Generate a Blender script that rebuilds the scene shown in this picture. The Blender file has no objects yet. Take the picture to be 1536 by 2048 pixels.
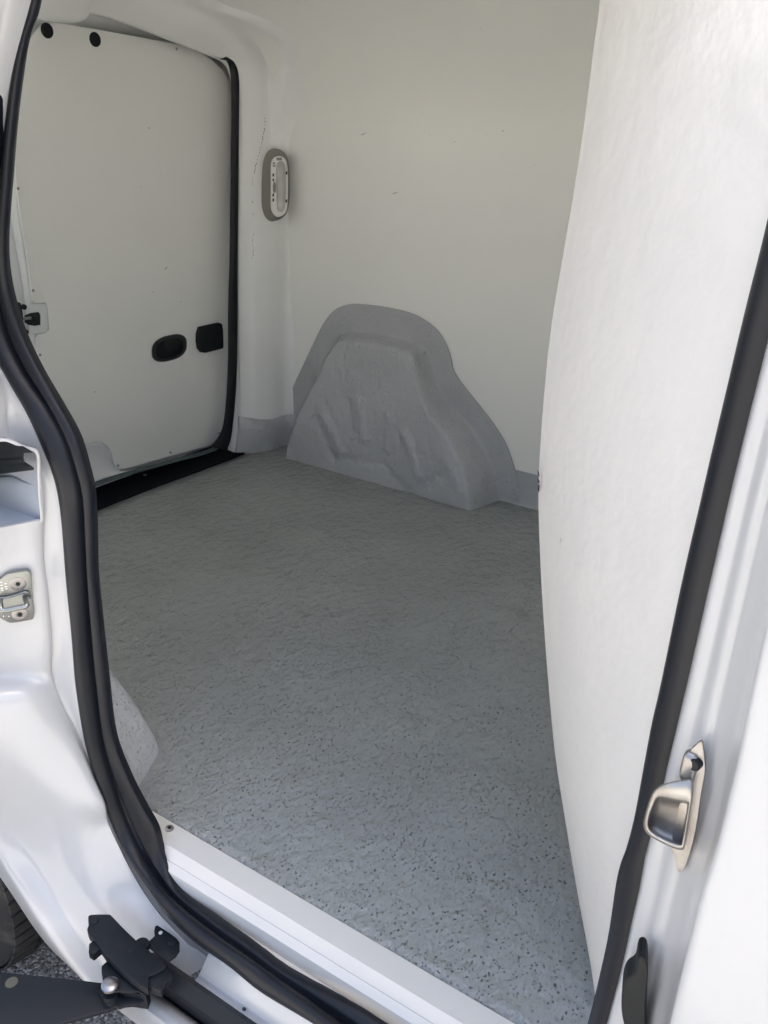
import bpy, bmesh, math, random
import numpy as np
from mathutils import Matrix, Vector, noise
random.seed(7)
sc = bpy.context.scene
COL = sc.collection
# ------------------------------------------------------------------ camera
# X = across the van (0 at the photographer, towards the far wall), Y = towards the rear doors, Z = up, load floor at z = 0
CH = 1.0                                   # lens height above the load floor (m)
FPX = 1700.0                               # focal length in pixels of the 1536 x 2048 photograph
c2 = np.array([768.0, 1024.0])
_vy = np.array([-2250.0, 121.0]) - c2      # vanishing point of Y
_dy = 235.0 - c2[1]
_vx = (-(FPX * FPX) - _dy * _vy[1]) / _vy[0]
_X = np.array([_vx, _dy, FPX]); _X /= np.linalg.norm(_X)
_Y = np.array([_vy[0], _vy[1], FPX]); _Y /= np.linalg.norm(_Y)
_Z = np.cross(_X, _Y)
RR = np.stack([_X, _Y, _Z])
right, down, fwd = RR[:, 0], RR[:, 1], RR[:, 2]
cam_d = bpy.data.cameras.new("camera"); cam = bpy.data.objects.new("camera", cam_d); COL.objects.link(cam)
cam_d.sensor_fit = 'VERTICAL'; cam_d.sensor_height = 24.0; cam_d.lens = FPX / 2048.0 * 24.0
cam_d.clip_start = 0.02; cam_d.clip_end = 500
M = Matrix(((right[0], -down[0], -fwd[0], 0), (right[1], -down[1], -fwd[1], 0), (right[2], -down[2], -fwd[2], CH), (0, 0, 0, 1)))
cam.matrix_world = M
sc.camera = cam
# ------------------------------------------------------------------ world + sun
SUN_EL, SUN_AZ = 60.0, 320.0               # degrees; azimuth counter-clockwise from +X
w = bpy.data.worlds.new("World"); sc.world = w; w.use_nodes = True
nt = w.node_tree; nt.nodes.clear()
sky = nt.nodes.new("ShaderNodeTexSky"); sky.sky_type = 'NISHITA'; sky.sun_disc = False
sky.sun_elevation = math.radians(SUN_EL)
sky.sun_rotation = math.radians(90 - SUN_AZ)   # the sky's rotation runs clockwise from +Y
sky.air_density = 1.0; sky.dust_density = 9.0; sky.ozone_density = 1.0
bg = nt.nodes.new("ShaderNodeBackground"); bg.inputs[1].default_value = 0.15
wo = nt.nodes.new("ShaderNodeOutputWorld")
nt.links.new(sky.outputs[0], bg.inputs[0]); nt.links.new(bg.outputs[0], wo.inputs[0])
sl = bpy.data.lights.new("sun", 'SUN'); sl.energy = 5.0; sl.angle = math.radians(.6); sl.color = (1, 0.96, 0.88)
so = bpy.data.objects.new("sun", sl); COL.objects.link(so)
sd = Vector((math.cos(math.radians(SUN_AZ)) * math.cos(math.radians(SUN_EL)), math.sin(math.radians(SUN_AZ)) * math.cos(math.radians(SUN_EL)), math.sin(math.radians(SUN_EL))))
so.rotation_euler = sd.to_track_quat('Z', 'Y').to_euler(); so.location = sd * 8
sc.view_settings.view_transform = 'Standard'; sc.view_settings.look = 'None'
sc.view_settings.exposure = 2.03; sc.view_settings.gamma = 1.0
sc.render.engine = 'CYCLES'
try:
    sc.cycles.max_bounces = 14; sc.cycles.diffuse_bounces = 12; sc.cycles.glossy_bounces = 4
except Exception: pass

# ------------------------------------------------------------------ measuring helpers
O3 = np.array([0, 0, CH])
def ray(x, y): return RR @ np.array([x - c2[0], y - c2[1], FPX])
def at(x, y, X=None, Y=None, Z=None, D=None):
    """point of the place seen at photo position x, y on the plane X=, Y=, Z= or on the (slightly skewed) rear-door plane Y+.093X=D"""
    d = ray(x, y)
    if D is not None:
        n = np.array([.093, 1, 0]); t = (D - n @ O3) / (n @ d)
    elif X is not None: t = X / d[0]
    elif Y is not None: t = Y / d[1]
    else: t = (Z - CH) / d[2]
    return O3 + t * d
def cr(P, n, closed=False):
    """Catmull-Rom through control points P, n steps per span"""
    P = np.array(P, float); m = len(P); out = []
    rng = m if closed else m - 1
    for i in range(rng):
        if closed: a, b, c, d = P[(i - 1) % m], P[i], P[(i + 1) % m], P[(i + 2) % m]
        else: a, b, c, d = P[max(i - 1, 0)], P[i], P[i + 1], P[min(i + 2, m - 1)]
        for k in range(n):
            t = k / n
            out.append(0.5 * ((2 * b) + (-a + c) * t + (2 * a - 5 * b + 4 * c - d) * t * t + (-a + 3 * b - 3 * c + d) * t ** 3))
    if not closed: out.append(P[-1])
    return np.array(out)
# ------------------------------------------------------------------ object helpers
def mesh_obj(name, verts, faces, mat, parent=None, sharp=35, label=None, smooth=True):
    me = bpy.data.meshes.new(name); me.from_pydata([tuple(map(float, v)) for v in verts], [], [tuple(int(i) for i in f) for f in faces]); me.update()
    o = bpy.data.objects.new(name, me); COL.objects.link(o)
    if mat: me.materials.append(mat)
    if smooth:
        me.polygons.foreach_set('use_smooth', [True] * len(me.polygons)); me.set_sharp_from_angle(angle=math.radians(sharp))
    if parent: setp(o, parent)
    if label: o['label'] = label
    return o
def mw(o):
    m = Matrix.LocRotScale(o.location, o.rotation_euler, o.scale)
    return mw(o.parent) @ o.matrix_parent_inverse @ m if o.parent else m
def setp(o, p):
    o.parent = p; o.matrix_parent_inverse = mw(p).inverted()
def fixn(o):
    bm = bmesh.new(); bm.from_mesh(o.data); bmesh.ops.recalc_face_normals(bm, faces=bm.faces); bm.to_mesh(o.data); bm.free()
def grid_faces(r, c, closed_c=False, off=0):
    F = []
    for i in range(r - 1):
        for j in range(c if closed_c else c - 1):
            j2 = (j + 1) % c
            F.append((off + i * c + j, off + i * c + j2, off + (i + 1) * c + j2, off + (i + 1) * c + j))
    return F
def grid(name, rows, mat, parent, thick=0, n_r=1, n_c=1, **k):
    """rows: list of rows of 3-D points; smoothed n_r x n_c, optional solidify"""
    A = np.array(rows, float)
    if n_c > 1: A = np.array([cr(r, n_c) for r in A])
    if n_r > 1: A = np.stack([cr(A[:, j], n_r) for j in range(A.shape[1])], 1)
    o = mesh_obj(name, A.reshape(-1, 3), grid_faces(A.shape[0], A.shape[1]), mat, parent, **k)
    if thick:
        m = o.modifiers.new('thick', 'SOLIDIFY'); m.thickness = thick; m.offset = -1 if thick > 0 else -1
    return o
def extrude_poly(name, pts, vec, mat, parent, bevel=0, sharp=35, seg=2, holes=None, **k):
    """closed 3-D outline pts extruded along vec (real thickness), edges bevelled"""
    bm = bmesh.new(); vec = Vector(vec)
    vs = [bm.verts.new(tuple(map(float, p))) for p in pts]
    f = bm.faces.new(vs)
    ex = bmesh.ops.extrude_face_region(bm, geom=[f])
    bmesh.ops.translate(bm, verts=[e for e in ex['geom'] if isinstance(e, bmesh.types.BMVert)], vec=vec)
    bmesh.ops.recalc_face_normals(bm, faces=bm.faces)
    if bevel:
        eds = [e for e in bm.edges if len(e.link_faces) == 2 and e.calc_face_angle(0) > math.radians(50)]
        bmesh.ops.bevel(bm, geom=eds, offset=bevel, segments=seg, profile=.6, affect='EDGES', clamp_overlap=True)
    me = bpy.data.meshes.new(name); bm.to_mesh(me); bm.free()
    o = bpy.data.objects.new(name, me); COL.objects.link(o); me.materials.append(mat)
    me.polygons.foreach_set('use_smooth', [True] * len(me.polygons)); me.set_sharp_from_angle(angle=math.radians(sharp))
    if parent: setp(o, parent)
    if k.get('label'): o['label'] = k['label']
    return o
def box(name, lo, hi, mat, parent, bevel=.002, **k):
    x0, y0, z0 = lo; x1, y1, z1 = hi
    return extrude_poly(name, [(x0, y0, z0), (x1, y0, z0), (x1, y1, z0), (x0, y1, z0)], (0, 0, z1 - z0), mat, parent, bevel, **k)
def tube(name, P, r, mat, parent, seg=10, cap=True, **k):
    P = np.array(P, float); n = len(P); V = []; up = None
    for i in range(n):
        t = P[min(i + 1, n - 1)] - P[max(i - 1, 0)]; t /= np.linalg.norm(t)
        if up is None:
            up = np.cross(t, [0, 0, 1.0]); 
            if np.linalg.norm(up) < .1: up = np.cross(t, [0, 1.0, 0])
        a = up - t * (up @ t); a /= np.linalg.norm(a); up = a; b = np.cross(t, a)
        rr = r if np.isscalar(r) else r[i]
        for j in range(seg):
            q = 2 * math.pi * j / seg; V.append(P[i] + rr * (math.cos(q) * a + math.sin(q) * b))
    F = grid_faces(n, seg, True)
    if cap: F += [tuple(range(seg))[::-1], tuple(range((n - 1) * seg, n * seg))]
    o = mesh_obj(name, V, F, mat, parent, **k); fixn(o); return o
def lathe(name, c, ax, prof, mat, parent, seg=24, **k):
    """prof: list of (radius, height) revolved about axis ax through c"""
    c = np.array(c, float); ax = np.array(ax, float); ax /= np.linalg.norm(ax)
    a = np.cross(ax, [0, 0, 1.0])
    if np.linalg.norm(a) < .1: a = np.cross(ax, [0, 1.0, 0])
    a /= np.linalg.norm(a); b = np.cross(ax, a); V = []
    for r, h in prof:
        for j in range(seg):
            q = 2 * math.pi * j / seg; V.append(c + ax * h + r * (math.cos(q) * a + math.sin(q) * b))
    F = grid_faces(len(prof), seg, True)
    F += [tuple(range(seg))[::-1], tuple(range((len(prof) - 1) * seg, len(prof) * seg))]
    o = mesh_obj(name, V, F, mat, parent, **k); fixn(o); return o
def add_bevel(o, wd, seg=2, ang=35):
    m = o.modifiers.new('bevel', 'BEVEL'); m.width = wd; m.segments = seg; m.limit_method = 'ANGLE'; m.angle_limit = math.radians(ang); m.harden_normals = False

# ------------------------------------------------------------------ materials
def mat(name, col, rough=.5, metal=0, coat=0, spec=.5, bump=None, var=None, vr=0, dark=None, dust=None):
    m = bpy.data.materials.new(name); m.use_nodes = True; n = m.node_tree.nodes; L = m.node_tree.links
    b = n["Principled BSDF"]; b.inputs['Base Color'].default_value = (*col, 1); b.inputs['Roughness'].default_value = rough
    b.inputs['Metallic'].default_value = metal; b.inputs['Coat Weight'].default_value = coat; b.inputs['Coat Roughness'].default_value = .10
    b.inputs['Specular IOR Level'].default_value = spec
    tc = n.new('ShaderNodeTexCoord')
    csock = None
    def noise_(scale, det=3, stretch=None, rg=.5):
        t = n.new('ShaderNodeTexNoise'); t.inputs['Scale'].default_value = scale; t.inputs['Detail'].default_value = det; t.inputs['Roughness'].default_value = rg
        if stretch:
            mp = n.new('ShaderNodeMapping'); mp.inputs['Scale'].default_value = stretch; L.new(tc.outputs['Object'], mp.inputs[0]); L.new(mp.outputs[0], t.inputs[0])
        else: L.new(tc.outputs['Object'], t.inputs[0])
        return t
    def ramp(s, a, b_, ca=(0, 0, 0, 1), cb=(1, 1, 1, 1)):
        r = n.new('ShaderNodeValToRGB'); r.color_ramp.elements[0].position = a; r.color_ramp.elements[1].position = b_
        r.color_ramp.elements[0].color = ca; r.color_ramp.elements[1].color = cb; L.new(s, r.inputs[0]); return r
    def mixc(fac, A, B):
        x = n.new('ShaderNodeMix'); x.data_type = 'RGBA'
        L.new(fac, x.inputs[0])
        for s, v in ((6, A), (7, B)):
            if isinstance(v, tuple): x.inputs[s].default_value = (*v, 1)
            else: L.new(v, x.inputs[s])
        return x.outputs[2]
    cur = col
    if var:                      # broad uneven tone of the finish
        t = noise_(var[1], 4); r = ramp(t.outputs[0], .35, .65); cur = mixc(r.outputs[0], col, var[0])
    if dust:                     # (colour, scale, low, high) grime patches
        t = noise_(dust[1], 6, None, .65); r = ramp(t.outputs[0], dust[2], dust[3]); cur = mixc(r.outputs[0], cur, dust[0])
    if dark:                     # small dark specks (colour, scale, radius)
        v = n.new('ShaderNodeTexVoronoi'); v.inputs['Scale'].default_value = dark[1]; L.new(tc.outputs['Object'], v.inputs[0])
        t = noise_(dark[1] * .13, 2); r2 = ramp(t.outputs[0], .55, .62)
        r = ramp(v.outputs['Distance'], dark[2] * .6, dark[2], (1, 1, 1, 1), (0, 0, 0, 1))
        mu = n.new('ShaderNodeMath'); mu.operation = 'MULTIPLY'; L.new(r.outputs[0], mu.inputs[0]); L.new(r2.outputs[0], mu.inputs[1])
        cur = mixc(mu.outputs[0], cur, dark[0])
    if not isinstance(cur, tuple): L.new(cur, b.inputs['Base Color'])
    if vr:
        t = noise_(9, 5); mr = n.new('ShaderNodeMapRange'); mr.inputs['To Min'].default_value = max(rough - vr, .03); mr.inputs['To Max'].default_value = rough + vr
        L.new(t.outputs[0], mr.inputs[0]); L.new(mr.outputs[0], b.inputs['Roughness'])
    if bump:
        prev = None
        for (s, st, dist, strt) in bump:
            t = noise_(s, 3, strt); bp = n.new('ShaderNodeBump'); bp.inputs['Strength'].default_value = st; bp.inputs['Distance'].default_value = dist
            L.new(t.outputs[0], bp.inputs['Height'])
            if prev: L.new(prev.outputs[0], bp.inputs['Normal'])
            prev = bp
        L.new(prev.outputs[0], b.inputs['Normal'])
    return m
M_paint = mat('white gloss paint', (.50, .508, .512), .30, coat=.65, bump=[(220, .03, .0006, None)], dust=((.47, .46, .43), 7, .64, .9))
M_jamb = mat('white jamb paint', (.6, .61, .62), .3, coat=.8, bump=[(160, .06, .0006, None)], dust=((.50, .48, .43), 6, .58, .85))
M_inner = mat('white moulded lining', (.885, .89, .875), .42, bump=[(95, .30, .0012, None), (14, .25, .004, None)], var=((.86, .87, .855), 5), dark=((.25, .24, .22), 38, .05), vr=.06)
M_wall = mat('cream wall lining', (.875, .875, .835), .34, bump=[(130, .12, .0006, None), (6, .2, .003, None)], var=((.86, .862, .825), 3), dark=((.3, .3, .28), 14, .022), vr=.05)
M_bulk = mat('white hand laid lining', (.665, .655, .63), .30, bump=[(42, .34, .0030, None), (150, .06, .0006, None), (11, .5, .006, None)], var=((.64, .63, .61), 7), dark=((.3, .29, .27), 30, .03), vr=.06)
M_board = mat('off white board', (.92, .92, .885), .40, bump=[(260, .04, .0003, None)], var=((.90, .902, .87), 4), dark=((.25, .25, .23), 16, .03), vr=.05)
M_metalw = mat('white door metal', (.80, .82, .82), .3, coat=.6, bump=[(120, .04, .0005, None)])
M_rub = mat('black rubber', (.007, .009, .014), .42, spec=.32, bump=[(180, .15, .0006, None), (20, .2, .002, None)], dust=((.035, .035, .035), 22, .66, .85), vr=.06)
M_blackp = mat('black plastic', (.006, .009, .011), .45, spec=.3, bump=[(400, .15, .0003, None)])
M_blackm = mat('black painted steel', (.007, .010, .014), .45, spec=.3, bump=[(150, .15, .0005, None)], dust=((.03, .028, .026), 25, .62, .85), vr=.08)
M_zinc = mat('zinc plated steel', (.28, .30, .295), .42, metal=1, bump=[(60, .15, .0006, None)], var=((.32, .33, .32), 30), vr=.12)
M_cast = mat('cast bright steel', (.47, .465, .455), .46, metal=1, bump=[(50, .25, .0012, None), (300, .2, .0004, None)], var=((.34, .32, .30), 40), vr=.12)
M_dull = mat('dull screw steel', (.34, .33, .34), .38, metal=1)
M_hole = mat('dark recess', (.006, .007, .008), .7)
M_trim = mat('grey white anodised trim', (.66, .65, .61), .36, bump=[(350, .06, .0003, None), (12, .1, .002, None)], var=((.64, .63, .595), 8), dark=((.22, .21, .2), 40, .035))
M_sillw = mat('white sill paint', (.69, .665, .62), .5, coat=0, bump=[(200, .05, .0004, None)], dark=((.22, .21, .2), 45, .03))
M_bez = mat('taupe plastic', (.235, .225, .195), .5)
M_lampw = mat('white lamp plastic', (.82, .82, .78), .4)
M_lens = mat('frosted grey lens', (.60, .595, .56), .25, bump=[(30, .4, .003, (1, 1, .4))], var=((.46, .45, .42), 25))
M_tyre = mat('tyre rubber', (.011, .011, .012), .75, bump=[(90, .4, .001, None)], dust=((.06, .055, .05), 14, .5, .75))
M_rail = mat('grey metal inside rail', (.40, .44, .50), .22, metal=0, coat=1)
M_teal = mat('grey rubber strip', (.07, .095, .10), .45)
# grey floor coating: thick rolled paint with pin-holes
def floor_mat(name, col, pits=1.0, wave=1.0):
    m = bpy.data.materials.new(name); m.use_nodes = True; n = m.node_tree.nodes; L = m.node_tree.links; b = n["Principled BSDF"]
    tc = n.new('ShaderNodeTexCoord')
    def mp(s, rot=0):
        x = n.new('ShaderNodeMapping'); x.inputs['Scale'].default_value = s; x.inputs['Rotation'].default_value = (0, 0, rot); L.new(tc.outputs['Object'], x.inputs[0]); return x
    def nz(src, sc_, det=3, dis=0):
        t = n.new('ShaderNodeTexNoise'); t.inputs['Scale'].default_value = sc_; t.inputs['Detail'].default_value = det; t.inputs['Distortion'].default_value = dis; L.new(src, t.inputs[0]); return t
    def ramp(s, a, b_, inv=False):
        r = n.new('ShaderNodeMapRange'); r.inputs['From Min'].default_value = a; r.inputs['From Max'].default_value = b_
        r.inputs['To Min'].default_value = 1 if inv else 0; r.inputs['To Max'].default_value = 0 if inv else 1; r.interpolation_type = 'SMOOTHSTEP'; L.new(s, r.inputs[0]); return r
    def mul(a, b_):
        x = n.new('ShaderNodeMath'); x.operation = 'MULTIPLY'; L.new(a, x.inputs[0])
        if isinstance(b_, float): x.inputs[1].default_value = b_
        else: L.new(b_, x.inputs[1])
        return x
    base = tc.outputs['Object']
    # pits: two sizes of voronoi dots, warped, present only where a broad noise lets them
    allp = None
    for (s, rad, lo, hi, rot) in ((120, .25, .46, .60, .5), (72, .13, .46, .62, .9), (185, .24, .44, .58, .2)):
        q = mp((1.0, 1.3, 1.0), rot)
        wp = nz(base, 70, 2); ad = n.new('ShaderNodeVectorMath'); ad.operation = 'SCALE'; ad.inputs[3].default_value = .009; L.new(wp.outputs['Color'], ad.inputs[0])
        a2 = n.new('ShaderNodeVectorMath'); a2.operation = 'ADD'; L.new(q.outputs[0], a2.inputs[0]); L.new(ad.outputs[0], a2.inputs[1])
        v = n.new('ShaderNodeTexVoronoi'); v.inputs['Scale'].default_value = s; L.new(a2.outputs[0], v.inputs[0])
        d = ramp(v.outputs['Distance'], rad * .35, rad, True)
        wn = n.new('ShaderNodeSeparateColor'); L.new(v.outputs['Color'], wn.inputs[0])
        keep = ramp(wn.outputs[0], .30, .62)
        reg = ramp(nz(base, 7 + s * .04, 3).outputs[0], lo - .12, hi)
        pm = mul(mul(d.outputs[0], keep.outputs[0]).outputs[0], reg.outputs[0])
        if allp is None: allp = pm
        else:
            mx = n.new('ShaderNodeMath'); mx.operation = 'MAXIMUM'; L.new(allp.outputs[0], mx.inputs[0]); L.new(pm.outputs[0], mx.inputs[1]); allp = mx
    allp = mul(allp.outputs[0], float(pits))
    # colour
    t = nz(base, 4.5, 5); r = ramp(t.outputs[0], .3, .7)
    mx = n.new('ShaderNodeMix'); mx.data_type = 'RGBA'; L.new(r.outputs[0], mx.inputs[0])
    mx.inputs[6].default_value = (*[c * .93 for c in col], 1); mx.inputs[7].default_value = (*[c * 1.05 for c in col], 1)
    ds = ramp(nz(base, 11, 6).outputs[0], .56, .78); dsm = mul(ds.outputs[0], .5)
    mxd = n.new('ShaderNodeMix'); mxd.data_type = 'RGBA'; L.new(dsm.outputs[0], mxd.inputs[0]); L.new(mx.outputs[2], mxd.inputs[6]); mxd.inputs[7].default_value = (col[0] * .80, col[1] * .77, col[2] * .72, 1)
    m2 = n.new('ShaderNodeMix'); m2.data_type = 'RGBA'; L.new(mul(allp.outputs[0], .55).outputs[0], m2.inputs[0]); L.new(mxd.outputs[2], m2.inputs[6]); m2.inputs[7].default_value = (.085, .085, .08, 1)
    L.new(m2.outputs[2], b.inputs['Base Color'])
    rr = n.new('ShaderNodeMapRange'); rr.inputs['To Min'].default_value = .17; rr.inputs['To Max'].default_value = .29; b.inputs['Specular IOR Level'].default_value = .65; L.new(t.outputs[0], rr.inputs[0]); L.new(rr.outputs[0], b.inputs['Roughness'])
    prev = None
    q = mp((1.0, 1.25, 1.0), .5)
    for (src, sc_, st, dist) in ((q.outputs[0], 40, 1.0 * wave, .0085), (q.outputs[0], 88, min(1, .7 * wave), .0032), (base, 9, .5, .008)):
        t = nz(src, sc_, 2, .0); bp = n.new('ShaderNodeBump'); bp.inputs['Strength'].default_value = st; bp.inputs['Distance'].default_value = dist; L.new(t.outputs[0], bp.inputs['Height'])
        if prev: L.new(prev.outputs[0], bp.inputs['Normal'])
        prev = bp
    bp = n.new('ShaderNodeBump'); bp.invert = True; bp.inputs['Strength'].default_value = 1.0; bp.inputs['Distance'].default_value = .007; L.new(allp.outputs[0], bp.inputs['Height']); L.new(prev.outputs[0], bp.inputs['Normal'])
    L.new(bp.outputs[0], b.inputs['Normal'])
    return m
M_floor = floor_mat('grey floor coating', (.30, .318, .312), 1, 1)
M_arch = floor_mat('grey coated moulding', (.45, .46, .47), .45, .55)
M_archn = floor_mat('pale coated moulding', (.56, .575, .59), .5, .7)

# ================================================================== THE VAN
van = bpy.data.objects.new('cargo_van', None); COL.objects.link(van); van.location = (1.25, .6, -.55); van.empty_display_size = .3
van['label'] = 'white cargo van seen through its open side door into an empty grey-floored load bay'; van['category'] = 'van'

XW = 2.02            # far wall lining
ZC = 1.225           # roof lining
DR = 1.921           # rear door board plane (Y + .093 X)
def rearY(x, D): return D - .093 * x

# ---- load floor (gently uneven sheet, cut along the rear threshold)
def floor_mesh():
    rows = []
    ys = np.linspace(-.9, 1, 60)
    for i in range(61):
        r = []
        for j in range(71):
            x = .6492 + (2.03 - .6492) * j / 70; y0 = -.9; y1 = rearY(x, 1.853)
            y = y0 + (y1 - y0) * i / 60
            z = .0035 * noise.noise(Vector((x * 3, y * 3, 0))) - .001
            if x < .66: z = 0
            r.append((x, y, min(z, .002)))
        rows.append(r)
    return rows
flo = grid('load_floor', floor_mesh(), M_floor, van); fixn(flo)
flo.modifiers.new('thick', 'SOLIDIFY').thickness = .02; flo.modifiers['thick'].offset = -1

# ---- far side wall lining with the cove into the roof lining
prof = [(XW, -.01), (XW, .30), (XW, .62), (XW, .90), (XW - .002, .99), (XW - .018, 1.06), (XW - .06, 1.13), (XW - .13, 1.185), (XW - .23, 1.215), (XW - .33, ZC)]
prof = [(XW, -.01), (XW, .30), (XW, .62), (XW, .90), (XW - .0015, .955), (XW - .008, .995), (XW - .026, 1.04), (XW - .060, 1.09), (XW - .11, 1.14), (XW - .19, 1.185), (XW - .28, 1.213), (XW - .36, ZC)]
P2 = cr([(x, 0, z) for x, z in prof], 5)
ys = list(np.linspace(-.9, 1.62, 30))
rows = [[(p[0] + .0015 * noise.noise(Vector((y * 2, p[2] * 3, 1))), y, p[2]) for p in P2] for y in ys]
sw = grid('side_wall_lining', rows, M_wall, van); fixn(sw)
# ---- roof lining
rl = grid('roof_lining', [[(XW - .36, y, ZC), (1.3, y, ZC + .012), (.95, y, ZC + .008), (.72, y, ZC + .002), (.655, y, ZC - .012)] for y in np.linspace(-.9, 1.62, 20)], M_wall, van, n_c=4); fixn(rl)

# ---- grey upstand round the foot of the far wall
tz = .099
def upstand():
    pts = [(XW - .004, y) for y in np.linspace(-.9, 1.56, 20)]
    V, F = [], []
    for x, y in pts:
        V += [(x - .006, y, .0005), (x - .003, y, .004), (x, y, .012), (x, y, tz), (x + .005, y, tz)]
    o = mesh_obj('floor_upstand', V, grid_faces(len(pts), 5), M_arch, van); fixn(o); return o
upstand()

# ---- rear door frame lining: pillar and header, lofted from three lines (rim, ridge, corner)
rim = [(-160, -60), (60, -8), (153, 14), (242, 36), (351, 77), (425, 106), (459, 122), (474, 145), (480, 202), (477, 363), (475, 557), (477, 700), (478, 830), (468, 893)]
ridge = [(0, -150), (200, -60), (300, -18), (380, 12), (470, 55), (515, 85), (536, 120), (540, 170), (540, 260), (528, 400), (515, 560), (512, 700), (520, 835), (517, 897)]
corn = [(60, -160), (260, -75), (370, -20), (440, 10), (520, 40), (562, 72), (578, 110), (583, 150), (578, 260), (573, 400), (572, 560), (571, 700), (571, 826), (572, 886)]
R0 = np.array([at(*p, D=1.870) for p in rim]); R1 = np.array([at(*p, D=1.825) for p in ridge])
def on_corner(p):
    q = at(*p, Y=1.615)
    cz = lambda z: float(np.interp(z, [k[1] for k in prof], [k[0] for k in prof])) - .001
    if q[0] > cz(q[2]):
        X_ = cz(q[2])
        for _ in range(12): q = at(*p, X=X_); X_ = .6 * X_ + .4 * cz(q[2])
        q = at(*p, X=X_)
    return q
R2 = np.array([on_corner(p) for p in corn])
R0[-1][2] = R1[-1][2] = R2[-1][2] = -.005
Rb = R0 + np.array([[0, .02, 0]]) ; 
mid01 = R0 * .45 + R1 * .55 + np.array([0, -.006, 0]); mid12 = (R1 + R2) / 2 + np.array([-.006, -.004, 0])
out = R2 + np.array([0.012, -.035, 0]) + (R2 - R1) * .25
out[:, 0] = np.maximum(out[:, 0], R2[:, 0] + .003)
out[:5] += np.array([.01, -.04, .045])
for k_ in range(5, len(out)): out[k_, 0] = float(np.interp(out[k_, 2], [k[1] for k in prof], [k[0] for k in prof])) + .016
pts_rows = [[R0[i] + np.array([0.004, .03, 0]), R0[i] + np.array([0, .004, 0]), R0[i], mid01[i], R1[i], mid12[i], R2[i], out[i]] for i in range(len(rim))]
A = np.array(pts_rows)
A = np.stack([cr(A[:, j], 6) for j in range(A.shape[1])], 1)
A = np.array([cr(r, 4) for r in A])
pf = mesh_obj('rear_frame_lining', A.reshape(-1, 3), grid_faces(*A.shape[:2]), M_inner, van, sharp=70); fixn(pf)
pf.modifiers.new('t', 'SOLIDIFY').thickness = .003
# grey paint on the foot of the pillar
zi = [i for i in range(A.shape[0]) if A[i, 8, 2] < .115]
B = A[zi][:, 2 * 4:].copy()
Bn = B + np.array([-.003, -.003, 0])
Bn[0, :, 2] = np.interp(np.arange(B.shape[1]), [0, 8, 12, 16, 20], [.118, .105, .1, .102, .1][:5])
pb = mesh_obj('pillar_upstand', Bn.reshape(-1, 3), grid_faces(*Bn.shape[:2]), M_arch, van, sharp=70); fixn(pb); pb.modifiers.new('t', 'SOLIDIFY').thickness = .002
# moulded bump of the header at the top left
hb = []
for i in range(9):
    a = math.pi * i / 8
    rowp = []
    for j in range(9):
        u = j / 8
        x = 88 + (u - .5) * 125; y = -30 + 58 * math.sin(a / 1.0) * (1 - abs(2 * u - 1) ** 4)
        q = at(x, y, D=1.868 - .05 * (math.sin(a) ** .6) * (1 - abs(2 * u - 1) ** 3) * (1 if i < 8 else 1))
        rowp.append(q)
    hb.append(rowp)
def blob(name, c, r, mat_, parent, px=4, seg=20, **k):
    V = []; n = seg
    for i in range(n + 1):
        th = math.pi * i / n
        for j in range(n * 2):
            ph = math.pi * j / n
            v = np.array([math.sin(th) * math.cos(ph), math.sin(th) * math.sin(ph), math.cos(th)])
            s = (abs(v[0]) ** px + abs(v[1]) ** px + abs(v[2]) ** px) ** (-1 / px)
            V.append(np.array(c) + v * s * np.array(r))
    F = grid_faces(n + 1, n * 2, True)
    o = mesh_obj(name, V, F, mat_, parent, sharp=80, **k); fixn(o); return o
c_ = at(108, -16, D=1.845)
blob('header_boss', c_, (.085, .035, .055), M_inner, van, 3)

# ---- rear door ------------------------------------------------------
# pressed steel inner frame of the door (behind the board), board, fittings
door = mesh_obj('rear_door', [], [], M_metalw, van)
def sheet(name, poly, D, thick, mat_, parent, bevel=.0015, **k):
    pts = [at(*p, D=D) for p in poly]
    return extrude_poly(name, pts, (0, thick, 0), mat_, parent, bevel, **k)
def door_shell():
    # shallow pressed shell: outer flange, shoulder, centre, seen round the edges of the board
    xs = np.linspace(.98, 2.10, 40); zs = np.linspace(-.02, 1.32, 46)
    V = []
    for z in zs:
        for x in xs:
            y = rearY(x, 1.952) + .012
            t = max(0, min(1, (1.300 + .01 - x + .02 * math.sin(z * 3)) / .05))       # the free edge steps back
            y += .045 * t * t * (3 - 2 * t)
            t2 = max(0, min(1, (x - 1.93) / .05)); y += .03 * t2
            t3 = max(0, min(1, (z - 1.13) / .08)); y -= .055 * t3 * t3 * (3 - 2 * t3)
            V.append((x, y, z))
    return V, grid_faces(len(zs), len(xs))
V, F = door_shell()
me = door.data; me.from_pydata([tuple(map(float, v)) for v in V], [], F); me.update(); me.polygons.foreach_set('use_smooth', [True] * len(me.polygons)); fixn(door)
door.modifiers.new('t', 'SOLIDIFY').thickness = .02; door.modifiers['t'].offset = 1
# ensure thickness goes outwards (+Y)
if door.data.polygons[0].normal.y < 0:
    door.modifiers['t'].offset = -1
board = [(72, 62), (84, 50), (100, 44), (150, 51), (355, 88), (392, 99), (425, 120), (447, 143), (460, 163), (466, 200), (468, 260), (467, 400), (463, 540), (459, 620), (456, 720), (451, 820), (446, 855), (438, 876), (424, 889), (350, 910), (245, 939), (233, 937), (227, 922), (224, 908), (216, 893), (205, 885), (190, 884), (160, 891), (120, 902), (100, 860), (88, 800), (79, 740), (73, 690), (72, 676), (76, 669), (92, 666), (99, 659), (98, 640), (95, 612), (91, 605), (72, 606), (65, 601), (60, 560), (52, 500), (42, 440), (34, 380), (29, 300), (30, 220), (36, 150), (50, 95)]
sheet('lining_board', board, DR, .004, M_board, door, .0012)
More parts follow.
